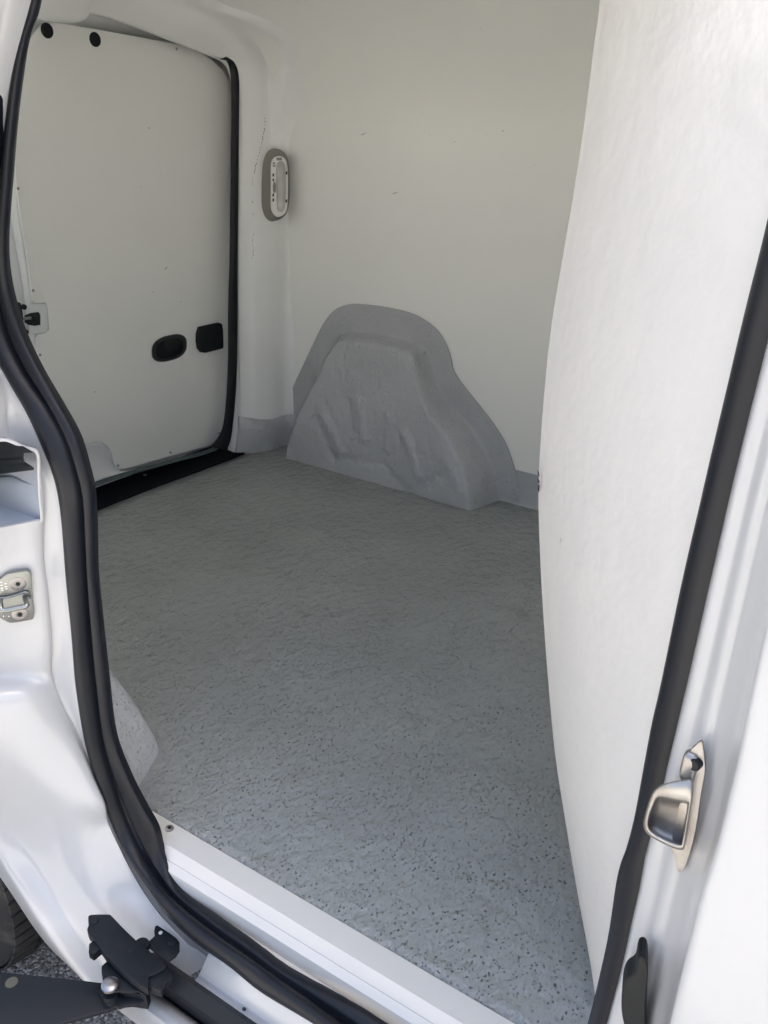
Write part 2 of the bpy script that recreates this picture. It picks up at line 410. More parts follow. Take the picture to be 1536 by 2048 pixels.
# plugs
for (x, y) in ((94, 61), (190, 79)):
    c_ = at(x, y, D=DR); lathe('blanking_plug', c_ + np.array([0, .0005, 0]), (-.093, -1, 0), [(.0155, 0), (.0155, .0012), (.013, .0028), (.009, .0022), (.002, .0018)], M_blackp, door, 28)
# screws along the board edge
for (x, y) in ((353, 98), (36, 377), (66, 581), (80, 710), (236, 931), (341, 905), (438, 866)):
    c_ = at(x, y, D=DR); s_ = lathe('screw', c_, (-.093, -1, 0), [(.0035, 0), (.0033, .0012), (.0022, .0024), (.001, .0026)], M_dull, door, 12)
# recessed pull handle
def obl(cx, cy, hw, hh, tilt, n=28, e=2.6):
    """rounded slot outline in photo px (tilt = dy/dx)"""
    out_ = []
    for i in range(n):
        a = 2 * math.pi * i / n; c, s = math.cos(a), math.sin(a)
        u = math.copysign(abs(c) ** (2 / e), c) * hw; v = math.copysign(abs(s) ** (2 / e), s) * hh
        out_.append((cx + u, cy + v + tilt * u))
    return out_
ho = obl(338.5, 696, 35.5, 26, -.22, 40, 2.6); hi_ = obl(339, 697, 27, 19, -.22, 40, 2.5)
def ring(name, outer, inner, D0, D1, mat_, parent, Dback=None):
    a = [at(*p, D=D0 + .001) for p in outer]; b = [at(*p, D=D1) for p in [(0.94 * (p[0] - 338.5) + 338.5, .94 * (p[1] - 696) + 696) for p in outer]]
    c = [at(*p, D=D1) for p in inner]; d = [at(*p, D=Dback or D0) for p in inner]
    n = len(a); V = a + b + c + d
    F = []
    for k in range(3):
        for i in range(n): F.append((k * n + i, k * n + (i + 1) % n, (k + 1) * n + (i + 1) % n, (k + 1) * n + i))
    o = mesh_obj(name, V, F, mat_, parent, sharp=50); fixn(o); return o
ring('handle_bezel', ho, hi_, DR, DR - .007, mat('satin black plastic', (.018, .021, .023), .38), door, DR - .0005)
cup = []
for k, (s, dd) in enumerate(((1.02, -.0004), (.9, -.0007), (.7, -.001), (.4, -.0012), (.05, -.0013))):
    cup.append([at(339 + (p[0] - 339) * s, 697 + (p[1] - 697) * s, D=DR + dd) for p in hi_])
V = [v for r in cup for v in r]; F = grid_faces(5, len(hi_), True); o = mesh_obj('handle_cup', V, F, M_blackp, door, sharp=60); fixn(o)
grip = [(331, 676), (345, 672), (360, 672), (367, 678), (362, 688), (352, 698), (343, 702), (333, 699), (328, 688)]
sheet('handle_grip', grip, DR - .0055, .004, M_hole, door, .001)
# latch cover block
lc = [(401, 655), (404, 654), (440, 646), (445, 648), (447, 660), (448, 690), (447, 697), (412, 706), (405, 705), (399, 697), (397, 682), (397.5, 668)]
sheet('latch_cover', lc, DR - .014, .0135, M_blackp, door, .003, seg=3)
c_ = at(425, 680, D=DR - .0143); lathe('cover_screw', c_, (-.093, -1, 0), [(.0032, -.001), (.0032, .0004), (.0016, .0004), (.0014, -.0004)], M_hole, door, 12)
# pressed pocket with the latch mouth on the free edge of the door
pk = [(60, 606), (91, 607), (96, 613), (98, 640), (98, 658), (92, 665), (72, 668), (58, 670)]
sheet('latch_pocket', pk, DR + .008, .006, M_metalw, door, .003, seg=3)
sheet('latch_mouth', [(50, 631), (62, 626), (78, 624), (81, 630), (81, 650), (70, 652), (58, 650), (50, 645)], DR + .0065, .003, M_hole, door, .001)
sheet('latch_pin', [(46, 634), (63, 633), (63, 639), (46, 641)], DR + .0045, .002, M_dull, door, .0005)
sheet('latch_body', [(6, 590), (22, 598), (42, 606), (46, 625), (49, 665), (49, 677), (44, 672), (22, 640), (0, 600)], DR + .002, .02, M_blackp, door, .002)
for (x, y) in ((48, 614), (52, 664)):
    c_ = at(x, y, D=DR + .006); lathe('latch_stud', c_, (-.093, -1, 0), [(.0065, -.004), (.0065, .002), (.005, .004)], M_blackp, door, 14)
# bright rolled edge of the door running down beside the board
edge_l = [(20, 250), (22, 330), (26, 400), (36, 470), (48, 530), (56, 580), (62, 600), (66, 612)]
def strip(name, L_, R_, D0, D1, mat_, parent, thick=.003, n=5, bulge=0, **k):
    a = cr([at(*p, D=D0) for p in L_], n); b = cr([at(*p, D=D1) for p in R_], n)
    rows = []
    for i in range(len(a)):
        m_ = (a[i] + b[i]) / 2 - np.array([0, bulge, 0])
        rows.append(cr([a[i], m_, b[i]], 4))
    o = grid(name, rows, mat_, parent, sharp=60, **k); fixn(o); mo = o.modifiers.new('t', 'SOLIDIFY'); mo.thickness = thick; mo.offset = 0; return o
strip('door_edge_fold', [(10, 330), (18, 400), (28, 470), (40, 540), (50, 600), (58, 680), (66, 760)], [(34, 330), (38, 400), (46, 470), (55, 540), (64, 600), (72, 680), (80, 760)], DR + .036, DR + .018, M_metalw, door, bulge=.008)
# pressed swage pocket at the foot of the board
strip('lower_swage', [(90, 915), (140, 893), (180, 884), (206, 886), (222, 904), (228, 925), (240, 941)], [(110, 985), (150, 985), (180, 975), (205, 962), (225, 954), (240, 948), (252, 943)], DR + .006, DR + .002, M_metalw, door, bulge=-.012)
# lower weather strip
strip('weather_strip', [(150, 985), (180, 968), (240, 948), (330, 923), (424, 896), (446, 872)], [(150, 1000), (180, 978), (240, 956), (330, 930), (430, 902), (452, 876)], DR - .002, DR - .012, M_teal, door, bulge=.002)

leaf = mesh_obj('rear_door', [(x, y, z) for (x, y) in ((.50, 1.93), (.56, 1.985), (1.20, 1.995), (1.30, 1.975)) for z in (-.02, .4, .8, 1.1, 1.32)], grid_faces(4, 5), M_metalw, van, sharp=80, label='second rear door leaf, closed, at the left of the boarded one'); fixn(leaf); leaf.modifiers.new('t', 'SOLIDIFY').thickness = .02

# ---- black seal of the rear door opening, and the threshold plate
sL = [(440, 116), (454, 122), (461, 150), (463, 200), (462, 300), (460, 420), (459, 520), (456, 620), (456, 720), (453, 790), (447, 845), (438, 872), (420, 894)]
sR = [(452, 112), (468, 126), (476, 152), (477, 200), (476, 300), (475, 420), (474, 520), (474, 620), (473, 720), (470, 790), (465, 845), (460, 880), (452, 900)]
strip('rear_door_seal', sL, sR, DR - .046, DR - .056, M_blackp, van, thick=.006, bulge=.004)
th = [(120, 1050), (183, 1022), (350, 958), (505, 899), (514, 894), (513, 889), (505, 885), (460, 879), (440, 882), (330, 917), (180, 965), (110, 990)]
thp = [at(*p, Z=.004) for p in th]
thr = extrude_poly('threshold_plate', thp, (0, 0, -.006), mat('matt black tread plate', (.005, .006, .008), .8, spec=.1), van, .001)
for (x, y) in ((463, 888), (290, 950)):
    c_ = at(x, y, Z=.004); lathe('plate_screw', c_, (0, 0, 1), [(.005, 0), (.0045, .001), (.002, .0015)], M_dull, thr, 12)

# ---- wheel arch cover on the far wall: flat skirt + moulded bulge as one height field, real thickness
skirt_px = [(573, 895), (573, 820), (580, 790), (600, 745), (624, 694), (645, 652), (665, 624), (688, 611), (715, 608), (770, 614), (822, 626), (850, 640), (876, 662), (893, 690), (902, 716), (907, 739), (922, 764), (950, 800), (985, 845), (1010, 885), (1023, 918), (1030, 940), (1036, 960), (1042, 1012)]
bul_px = [(602, 893), (605, 862), (618, 815), (634, 776), (650, 742), (665, 697), (683, 668), (700, 662), (745, 663), (800, 674), (835, 684), (854, 698), (864, 735), (878, 772), (898, 805), (925, 832), (950, 862), (975, 905), (992, 945), (999, 975), (1002, 1005)]
def toYZ(p, X): q = at(*p, X=X); return (q[1], q[2])
sk = [toYZ(p, XW - .004) for p in skirt_px]; bu = [toYZ(p, XW - .004) for p in bul_px]
extra = .0
def seg_dist(P, A_, B_):
    d = B_ - A_; L2 = (d @ d) + 1e-12; t = np.clip(((P - A_) @ d) / L2, 0, 1); return np.linalg.norm(P - (A_ + t[:, None] * d), axis=1), t
def inside(P, poly):
    x, y = P[:, 0], P[:, 1]; c = np.zeros(len(P), bool); n = len(poly); j = n - 1
    for i in range(n):
        xi, yi = poly[i]; xj, yj = poly[j]
        c ^= ((yi > y) != (yj > y)) & (x < (xj - xi) * (y - yi) / (yj - yi + 1e-12) + xi); j = i
    return c
ribs = [((632, 838), (676, 915), .011, -.0030), ((650, 832), (690, 900), .014, .0045), ((694, 806), (704, 862), .010, -.0025), ((716, 806), (730, 875), .014, .0050), ((776, 832), (778, 895), .014, .0032), ((812, 872), (842, 945), .013, .0045), ((700, 915), (770, 925), .016, -.0022), ((770, 925), (828, 985), .016, -.0026), ((828, 985), (895, 940), .016, -.0022), ((885, 905), (935, 985), .018, .0035)]
def arch_height(Yv, Zv, bpoly, depth0, rw, riblist=True, flank=1.2):
    P = np.stack([Yv, Zv], 1); bp = np.array(bpoly); ins = inside(P, np.vstack([bp, [[bp[-1][0], -.2], [bp[0][0], -.2]]]))
    d = np.full(len(P), 9.0); 
    for i in range(len(bp) - 1):
        dd, _ = seg_dist(P, bp[i], bp[i + 1]); d = np.minimum(d, dd)
    ymid = .5 * (bp[0][0] + bp[-1][0])
    zt = np.clip(Zv / .44, 0, 1)
    r = rw * (1 + flank * np.clip((ymid + .1 - Yv) / .35, 0, 1) * (1 - zt))      # the front flank is a wider, softer slope
    s = np.clip(d / r, 0, 1); s = s * s * (3 - 2 * s)
    dep = .026 + depth0 * (1 - zt) ** .75
    h = np.where(ins, dep * s, 0)
    if riblist:
        for (a, b, wd, hh) in ribs:
            A_ = np.array(toYZ(a, XW - .09)); B_ = np.array(toYZ(b, XW - .09)); dd, t = seg_dist(P, A_, B_)
            h += np.where(ins, hh * 1.7 * np.exp(-(dd / wd) ** 2), 0)
    return h
def arch(name, X0, sign, skp, bup, depth0, rw, mat_, ribl, label=None):
    # structured fan: rows from outline (skirt) inwards would distort ribs, so use a fine regular grid trimmed to the skirt
    ny, nz = 150, 120
    ylo = min(p[0] for p in skp) - .002; yhi = max(p[0] for p in skp) + .002; zhi = max(p[1] for p in skp)
    skn = np.array(cr(skp, 4)[:, :2])
    # per-row span: map each z row onto [yleft(z), yright(z)] so the border follows the outline exactly
    zs = np.concatenate([np.linspace(-.004, zhi * .93, nz), zhi * (.93 + .0695 * np.sin(np.linspace(0, math.pi / 2, 24))[1:])])
    top = int(np.argmax(skn[:, 1])); 
    sideA = skn[:top + 1]; sideB = skn[top:]
    oa = np.argsort(sideA[:, 1]); ob = np.argsort(sideB[:, 1])
    V = []; rowsn = 0
    allY, allZ = [], []
    for z in zs:
        ya = np.interp(z, sideA[oa, 1], sideA[oa, 0]); yb = np.interp(z, sideB[ob, 1], sideB[ob, 0])
        for j in range(ny + 1):
            allY.append(ya + (yb - ya) * j / ny); allZ.append(z)
    allY = np.array(allY); allZ = np.array(allZ)
    h = arch_height(allY, allZ, bup, depth0, rw, ribl, .75 if ribl else .35)
    X = X0 - sign * h
    G = np.stack([X, allY, allZ], 1)
    o = mesh_obj(name, G, grid_faces(len(zs), ny + 1), mat_, van, sharp=60, label=label); fixn(o)
    m_ = o.modifiers.new('t', 'SOLIDIFY'); m_.thickness = .0045; m_.offset = 0
    return o
arch('wheel_arch_cover', XW - .0045, 1, sk, bu, .082, .026, M_arch, True)
# near side wheel arch cover (mirror image), mostly behind the door seal
WN = .655
def mir(poly, dy): return [(y + dy, z) for (y, z) in poly]
near = arch('wheel_arch_cover', WN - .008, -1, mir(bu, -.022), mir(bu, -.018), .088, .05, M_archn, False, 'pale grey wheel arch cover on the door side, just inside the seal')

# near side wall lining behind the door's rear pillar
rows = [[(WN - .02, y, z) if z < 1.0 else (WN - .02 + .02, y, z) for z in np.linspace(-.005, 1.16, 10)] for y in np.linspace(.985, 1.80, 12)]
nl = grid('near_wall_lining', rows, M_inner, van); fixn(nl); nl.modifiers.new('t', 'SOLIDIFY').thickness = .003

# ---- interior lamp on the rear pillar corner
lamp = mesh_obj('interior_lamp', [], [], M_bez, van)
LY = 1.612
def lamp_pt(x, y, off=0): 
    # lamp face plane: 45 degrees between the pillar and the wall
    n = np.array([-.80, -.60, 0]); c0 = np.array([1.972, 1.612, .77]); c0 = c0 + n * off
    d = ray(x, y); t = (n @ (c0 - O3)) / (n @ d); return O3 + t * d
bz_out = [(551, 297), (562, 300), (572, 309), (577, 325), (579, 350), (579, 390), (577, 412), (573, 427), (563, 437), (549, 442), (540, 442), (530, 433), (524, 415), (523, 385), (524, 350), (527, 322), (534, 305), (542, 298)]
bz_in = [(558, 312), (565, 314), (572, 321), (575, 335), (576, 355), (576, 385), (575, 410), (572, 424), (565, 431), (557, 434), (550, 432), (544, 424), (541, 410), (541, 385), (541, 355), (541, 335), (543, 322), (549, 314)]
def smp(poly, n=4): return [tuple(q[:2]) for q in cr([(x, y, 0) for x, y in poly], n, True)]
bo, bi = smp(bz_out), smp(bz_in); n = len(bo)
V = [lamp_pt(*p, -.004) for p in bo] + [lamp_pt(*p, 0) for p in bo] + [lamp_pt(p[0] * .5 + q[0] * .5, p[1] * .5 + q[1] * .5, .008) for p, q in zip(bo, bi)] + [lamp_pt(*p, .016) for p in bi] + [lamp_pt(*p, .006) for p in bi]
me = lamp.data; me.from_pydata([tuple(map(float, v)) for v in V], [], grid_faces(5, n, True)); me.update(); me.polygons.foreach_set('use_smooth', [True] * len(me.polygons)); me.set_sharp_from_angle(angle=math.radians(50)); fixn(lamp)
def scl(poly, sx, sy, dx=0, dy=0):
    cx = sum(p[0] for p in poly) / len(poly); cy = sum(p[1] for p in poly) / len(poly)
    return [((p[0] - cx) * sx + cx + dx, (p[1] - cy) * sy + cy + dy) for p in poly]
li = scl(bi, .97, .985); ln_o = [(561, 322), (568, 326), (571, 340), (571.5, 380), (570, 410), (567, 421), (560, 424), (555, 420), (553, 405), (552.5, 370), (552.5, 340), (555, 326)]
lo_ = smp(ln_o, 4)
# white lamp body ring around the lens
m2 = len(lo_); lo_r = [lo_[int(i * m2 / n) % m2] for i in range(n)]
# align start points by angle
def by_angle(poly, n):
    cx = sum(p[0] for p in poly) / len(poly); cy = sum(p[1] for p in poly) / len(poly)
    ang = [(math.atan2((p[1] - cy) / 60, (p[0] - cx) / 16), p) for p in poly]; ang.sort()
    A_ = [a for a, _ in ang]; Xs = [p[0] for _, p in ang]; Ys = [p[1] for _, p in ang]
    q = np.linspace(-math.pi, math.pi, n, endpoint=False)
    return list(zip(np.interp(q, A_, Xs, period=2 * math.pi), np.interp(q, A_, Ys, period=2 * math.pi)))
a1, a2 = by_angle(li, 48), by_angle(lo_, 48)
V = [lamp_pt(*p, .006) for p in a1] + [lamp_pt(*p, .019) for p in a1] + [lamp_pt(*p, .021) for p in a2] + [lamp_pt(*p, .012) for p in a2]
o = mesh_obj('lamp_body', V, grid_faces(4, 48, True), M_lampw, lamp, sharp=50); fixn(o)
V = [lamp_pt(*p, .0185) for p in a2] + [lamp_pt(*p, .0225) for p in by_angle(scl(lo_, .8, .92), 48)] + [lamp_pt(*p, .0235) for p in by_angle(scl(lo_, .4, .7), 48)]
F = grid_faces(3, 48, True) + [tuple(range(96, 144))]
o = mesh_obj('lamp_lens', V, F, M_lens, lamp, sharp=60); fixn(o)
def lamp_bit(name, poly, off, th_, mat_):
    pts = [lamp_pt(*p, off) for p in poly]; return extrude_poly(name, pts, (.0 + .8 * th_, .6 * th_, 0), mat_, lamp, 0)
lamp_bit('lamp_switch', smp([(549, 364), (551.5, 367), (552, 380), (550, 386), (547, 385), (545.5, 378), (546, 367)], 2), .0235, .004, M_bez)
for (x, y) in ((545, 350), (545, 360), (545, 390), (545, 400), (571.5, 346), (571, 402)):
    lamp_bit('vent_slot', [(x, y - 3), (x + 3, y - 3), (x + 3, y + 3), (x, y + 3)], .0212, .001, M_hole)
lamp_bit('clip_slot', [(553, 315), (564, 315), (564, 321), (553, 321)], .0215, .001, M_bez)
for (x, y) in ((548, 327), (548, 332)):
    lamp_bit('clip_slot', [(x - 2.5, y - 2), (x + 2.5, y - 2), (x + 2.5, y + 1.5), (x - 2.5, y + 1.5)], .0215, .001, M_bez)

# ---- bulkhead lining bulging rearwards beside the door
be = [(1205, -120), (1200, 0), (1187, 100), (1168, 250), (1150, 370), (1128, 500), (1103, 650), (1090, 770), (1080, 900), (1077, 1000), (1080, 1100), (1085, 1200), (1096, 1350), (1110, 1500), (1128, 1620), (1150, 1750), (1170, 1860), (1190, 1960), (1204, 2020)]
bx = [.88, .88, .88, .88, .88, .88, .88, .88, .875, .87, .865, .86, .85, .835, .82, .80, .78, .757, .745]
bs = [(1640, -120), (1625, 0), (1600, 100), (1575, 250), (1548, 370), (1520, 500), (1486, 650), (1455, 770), (1424, 900), (1400, 1000), (1376, 1100), (1352, 1200), (1324, 1350), (1291, 1500), (1268, 1620), (1242, 1750), (1222, 1860), (1203, 1960), (1192, 2020)]
rows = []
for i in range(len(be)):
    E_ = at(*be[i], X=bx[i]); S_ = at(bs[i][0] + 25, bs[i][1], X=.632)
    z = E_[2]
    # silhouettes and the seal point differ in height: work with horizontal sections by keeping each row between them
    d = E_ - S_; d[2] = 0; L_ = np.linalg.norm(d); u = d / L_; nrm = np.array([-u[1], u[0], 0])     # pointing rearwards / outwards
    if nrm[1] < 0: nrm = -nrm
    r = []
    for t, b in ((0, 0), (.2, .010), (.45, .016), (.7, .014), (.88, .008), (.96, .003)):
        p = S_ + (E_ - S_) * t + nrm * b * 0.6; r.append(p)
    rad = .016
    r.append(E_.copy())
    r.append(E_ + u * .006 + nrm * (-.012))
    r.append(E_ + u * .004 + nrm * (-.030))
    r.append(E_ + np.array([.0, -.10, 0])); r.append(E_ + np.array([.06, -.22, 0])); r.append(E_ + np.array([.16, -.30, 0]))
    rows.append(r)
A = np.array(rows); A = np.array([cr(r, 4) for r in A]); A = np.stack([cr(A[:, j], 5) for j in range(A.shape[1])], 1)
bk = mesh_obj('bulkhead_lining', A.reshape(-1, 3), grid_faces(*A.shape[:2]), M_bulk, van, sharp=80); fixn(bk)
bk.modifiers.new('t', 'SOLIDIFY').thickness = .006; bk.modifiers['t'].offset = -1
# chipped gelcoat on the free edge
for (x, y, pts) in ((0, 0, [(1077, 941), (1079, 951), (1078.5, 955), (1076.5, 949)]), (0, 0, [(1077, 957), (1079.6, 964), (1078, 967), (1076.6, 961)]), (0, 0, [(1078.8, 969), (1079.4, 972), (1078.2, 985), (1076.4, 981)])):
    q = [at(*p, X=.858) for p in pts]; extrude_poly('edge_chip', q, (.003, .002, 0), M_hole, bk, 0)
# flat bulkhead behind it, across the van
rows = [[(x, -.18, z) for x in np.linspace(.62, 2.05, 12)] for z in np.linspace(-.01, 1.25, 8)]
fb = grid('bulkhead_panel', rows, M_inner, van); fixn(fb); fb.modifiers.new('t', 'SOLIDIFY').thickness = .01

# ---- sill trim (angled aluminium plate screwed to the floor edge) and painted inner sill
def xz(px_, py_, X): q = at(px_, py_, X=X); return q[0], q[2]
def sweepY(name, prof_, y0, y1, mat_, parent, cut=None, n=2, **k):
    """prof_: (X, z) open profile swept along Y; cut(X) gives the rear end"""
    rows = []
    for i in range(n):
        rows.append([(x, (y0 + ((cut(x, z) if cut else y1) - y0) * i / (n - 1)), z) for x, z in prof_])
    o = grid(name, rows, mat_, parent, **k); fixn(o); return o
# the three lines of the trim measured at the bottom edge of the photo
e1 = at(1030, 2048, Z=.004); e2 = at(927, 2048, Z=.004); e3 = at(867, 2048, Z=-.012); e4 = at(745, 2048, Z=-.045)
tr_cut = lambda x, z: .815 if x > .64 else (.765 + (x - .60) * 1.1)
trim = sweepY('sill_trim', [(e1[0], .0005), (e1[0] - .0008, .004), (e2[0], .004)], -.35, .8, M_trim, van, cut=lambda x, z: .812 + (x - .651) * 1.1, n=2, smooth=False)
s = trim.modifiers.new('t', 'SOLIDIFY'); s.thickness = .0015; s.offset = 0
tr2 = sweepY('sill_bevel', [(e2[0] - .0002, .0038), (e3[0], -.012)], -.35, .8, M_sillw, van, cut=lambda x, z: .80, n=2, sharp=25)
sweepY('inner_sill', [(e3[0] - .0001, -.0125), (e3[0] - .010, -.0195), (e4[0] + .01, e4[2]), (e4[0] - .008, e4[2] - .002)], -.35, .8, M_sillw, van, cut=lambda x, z: .72 + (x - .58) * 2.4, n=2, sharp=25)
c_ = at(339, 1657, Z=.005); lathe('trim_screw', c_, (0, 0, 1), [(.0066, 0), (.0062, .0014), (.0044, .0020)], M_dull, trim, 20)
lathe('screw_recess', c_ + np.array([0, 0, .0016]), (0, 0, 1), [(.0032, 0), (.0032, .0007)], M_hole, trim, 6)

# ---- door seal: two lobed rubber profile swept round the opening
ST = [  # inner px, groove px, outer px, X plane (None -> z plane)
 ((118, -240), (95, -240), (62, -240), .625), ((98, -110), (76, -110), (45, -110), .62), ((77, 15), (53, 12), (22, 8), .617), ((57, 77), (34, 75), (4, 72), .615), ((41, 161), (18, 160), (-14, 158), .613),
 ((30, 250), (7, 250), (-24, 250), .611), ((20, 360), (-3, 360), (-35, 362), .610), ((11, 480), (-12, 480), (-43, 487), .609), ((13, 553), (-10, 562), (-42, 578), .608), ((24, 612), (2, 624), (-34, 645), .607), ((46, 676), (22, 688), (-10, 708), .606),
 ((77, 739), (55, 751), (22, 768), .605), ((116, 806), (95, 812), (57, 829), .604), ((151, 873), (131, 882), (88, 898), .603), ((172, 940), (152, 945), (108, 950), .602), ((183, 992), (163, 995), (119, 999), .602),
 ((187, 1060), (167, 1060), (126, 1060), .602), ((190, 1153), (172, 1155), (133, 1157), .602), ((200, 1255), (179, 1260), (144, 1264), .602), ((211, 1360), (189, 1366), (153, 1371), .602), ((226, 1475), (204, 1480), (172, 1486), .602),
 ((255, 1555), (227, 1564), (200, 1574), .602), ((286, 1618), (251, 1630), (224, 1640), .604), ((308, 1657), (270, 1674), (243, 1682), .604), ((320, 1697), (291, 1713), (264, 1724), .602), ((337, 1735), (315, 1750), (292, 1771), .598),
 ((366, 1781), (350, 1797), (325, 1816), .592), ((436, 1831), (420, 1853), (385, 1877), .586), ((511, 1884), (493, 1906), (455, 1922), .582), ((574, 1931), (552, 1948), (513, 1972), .580), ((655, 1976), (627, 1999), (588, 2020), .578), ((718, 2012), (692, 2045), (643, 2058), .577), ((790, 2058), (758, 2088), (712, 2108), .577), ((900, 2128), (868, 2160), (822, 2180), .577), ((1060, 2235), (1028, 2265), (980, 2285), .577)]
Zs = [None] * len(ST)
inn = []; gro = []; oute = []
for i, (a, b, c, X) in enumerate(ST):
    inn.append(at(*a, X=X)); 
    # lower run lies on the sill: the outer lobe is further out and lower
    k = max(0, min(1, (a[1] - 1640) / 180))
    gro.append(at(*b, X=X - .006 - .014 * k)); oute.append(at(*c, X=X - .016 - .024 * k))
inn, gro, oute = map(lambda q: cr(q, 6), (np.array(inn), np.array(gro), np.array(oute)))
rows = []
for i in range(len(inn)):
    a, g, c = inn[i], gro[i], oute[i]
    j0, j1 = max(i - 1, 0), min(i + 1, len(inn) - 1)
    t = gro[j1] - gro[j0]; t /= np.linalg.norm(t)
    w_ = c - a; w_ -= t * (w_ @ t); wl = np.linalg.norm(w_); u = w_ / wl; nrm = np.cross(t, u)
    if nrm[0] > 0: nrm = -nrm
    wob = .0007 * noise.noise(Vector((i * .35, 0, 0))) + (.0016 * noise.noise(Vector((i * .8, 5, 0))) if i > 130 else 0)
    ga = .5 * (a + g); gc = .5 * (g + c)
    r = [a + nrm * -.012, a + u * (-.001 + wob) + nrm * -.003, a + nrm * .0015, a * .75 + g * .25 + nrm * .0045, ga + nrm * .005, g * .75 + a * .25 + nrm * .0035, g + nrm * -.0035,
         g * .85 + c * .15 + nrm * .004, g * .6 + c * .4 + nrm * .0095, g * .35 + c * .65 + nrm * .0105, g * .1 + c * .9 + nrm * .0060, c + nrm * .001, c + nrm * -.012]
    rows.append(cr(r, 3))
ds = grid('door_seal', rows, M_rub, van, sharp=80); fixn(ds)
# join of the seal profile near the middle of the sill
q0 = at(667, 2035, X=.575); q1 = at(690, 2012, X=.58)
# right hand run of the seal along the front pillar
bsL = [(1650, -150), (1625, 0), (1580, 230), (1537, 437), (1490, 627), (1463, 742), (1428, 890), (1401, 1007), (1363, 1172), (1322, 1370), (1304, 1449), (1287, 1541), (1270, 1633), (1254, 1695), (1242, 1728), (1233, 1766), (1219, 1861), (1205, 1929), (1176, 2048), (1130, 2200)]
bsR = [(1745, -150), (1715, 0), (1665, 230), (1622, 437), (1570, 627), (1541, 742), (1504, 890), (1476, 1007), (1438, 1172), (1393, 1370), (1374, 1449), (1352, 1541), (1331, 1633), (1318, 1680), (1310, 1705), (1300, 1766), (1278, 1861), (1264, 1929), (1232, 2048), (1190, 2200)]
rows = []
a_ = cr([at(*p, X=.625) for p in bsL], 6); c__ = cr([at(*p, X=.600) for p in bsR], 6)
for i in range(len(a_)):
    a, c = a_[i], c__[i]; j0, j1 = max(i - 1, 0), min(i + 1, len(a_) - 1)
    t = a_[j1] - a_[j0]; t /= np.linalg.norm(t); w_ = c - a; w_ -= t * (w_ @ t); u = w_ / np.linalg.norm(w_); nrm = np.cross(t, u)
    if nrm[0] > 0: nrm = -nrm
    f = lambda s_, h: a + (c - a) * s_ + nrm * h
    rows.append(cr([f(0, -.012), f(-.01, -.002), f(.02, .0012), f(.06, .0004), f(.10, .0030), f(.28, .0055), f(.48, .0058), f(.66, .0040), f(.82, -.0010), f(.93, -.0060), f(1.0, -.0085), f(1.0, -.016)], 3))
ds2 = grid('door_seal', rows, M_rub, van, sharp=80, label='black rubber seal run down the front pillar beside the white bulkhead'); fixn(ds2)

# ---- front door pillar (jamb ridges + outer skin)
cols = [  # (px at y rows) ridge lines across the jamb, from the seal outwards, with X plane
]
yr = [-150, 200, 437, 627, 742, 890, 1007, 1172, 1370, 1541, 1691, 1793, 1929, 2048, 2200]
def ipx(tab): 
    yy = [p[1] for p in tab]; xx = [p[0] for p in tab]; return lambda y: float(np.interp(y, yy, xx))
fsR = ipx(bsR)
skin = ipx([(1760, -150), (1730, 437), (1668, 742), (1628, 890), (1596, 1007), (1558, 1172), (1512, 1370), (1477, 1541), (1440, 1691), (1406, 1793), (1372, 1929), (1344, 2048), (1306, 2200)])
rows = []
for y in [float(v) for v in np.linspace(-150, 2200, 40)]:
    s0 = fsR(y) - 14; s1 = skin(y); w_ = s1 - s0
    P_ = []
    spread = [(0, .604), (.05, .592), (.25, .588), (.40, .577), (.58, .573), (.76, .553), (.90, .534), (.97, .513), (1.0, .505), (1.06, .500), (1.5, .498), (2.4, .495), (4.0, .488)]
    for f_, X_ in spread:
        # lower down the pillar swells out into the sill
        P_.append(at(s0 + w_ * f_, y, X=X_ - .0))
    rows.append(P_)
A = np.array(rows); A = np.array([cr(r, 4) for r in A]); A = np.stack([cr(A[:, j], 2) for j in range(A.shape[1])], 1)
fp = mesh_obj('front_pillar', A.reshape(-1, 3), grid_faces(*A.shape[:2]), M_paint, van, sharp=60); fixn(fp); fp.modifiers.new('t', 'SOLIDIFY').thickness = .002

# ---- catch bracket on the front pillar
catch = mesh_obj('door_catch', [], [], M_cast, van)
def bpt(x, y, X): return at(x, y, X=X)
XC = .562
# base flange: long thin plate, edge-on to the camera
fl = [(1399, 1484), (1405, 1487), (1409, 1520), (1410, 1545), (1402, 1590), (1395, 1640), (1385, 1690), (1372, 1730), (1364, 1744), (1357, 1744), (1352, 1738), (1349, 1715), (1342, 1697), (1350, 1640), (1372, 1560), (1379, 1540), (1378, 1507), (1390, 1492)]
V_ = [bpt(*p, XC) for p in smp(fl, 2)]
pm = extrude_poly('catch_flange', V_, (.004, .0, 0), M_cast, catch, .0012)
# hood: box with rounded corners, open side showing a darker hollow
top_o = [(1298, 1602), (1307, 1582), (1322, 1570), (1345, 1563), (1372, 1559), (1384, 1560), (1386, 1580), (1384, 1600), (1378, 1640), (1370, 1690), (1364, 1700), (1345, 1696), (1320, 1684), (1298, 1671), (1288, 1657), (1287, 1642), (1292, 1622)]
inn_o = [(1308, 1604), (1312, 1597), (1320, 1593), (1342, 1597), (1366, 1602), (1376, 1604), (1378, 1608), (1377, 1618), (1372, 1646), (1365, 1684), (1361, 1690), (1345, 1686), (1322, 1676), (1303, 1664), (1296, 1653), (1296, 1641), (1300, 1624)]
to, ti = smp(top_o, 3), smp(inn_o, 3)
cen = (1340, 1640)
def shr(poly, s, dx=0, dy=0): return [((p[0] - cen[0]) * s + cen[0] + dx, (p[1] - cen[1]) * s + cen[1] + dy) for p in poly]
V = []
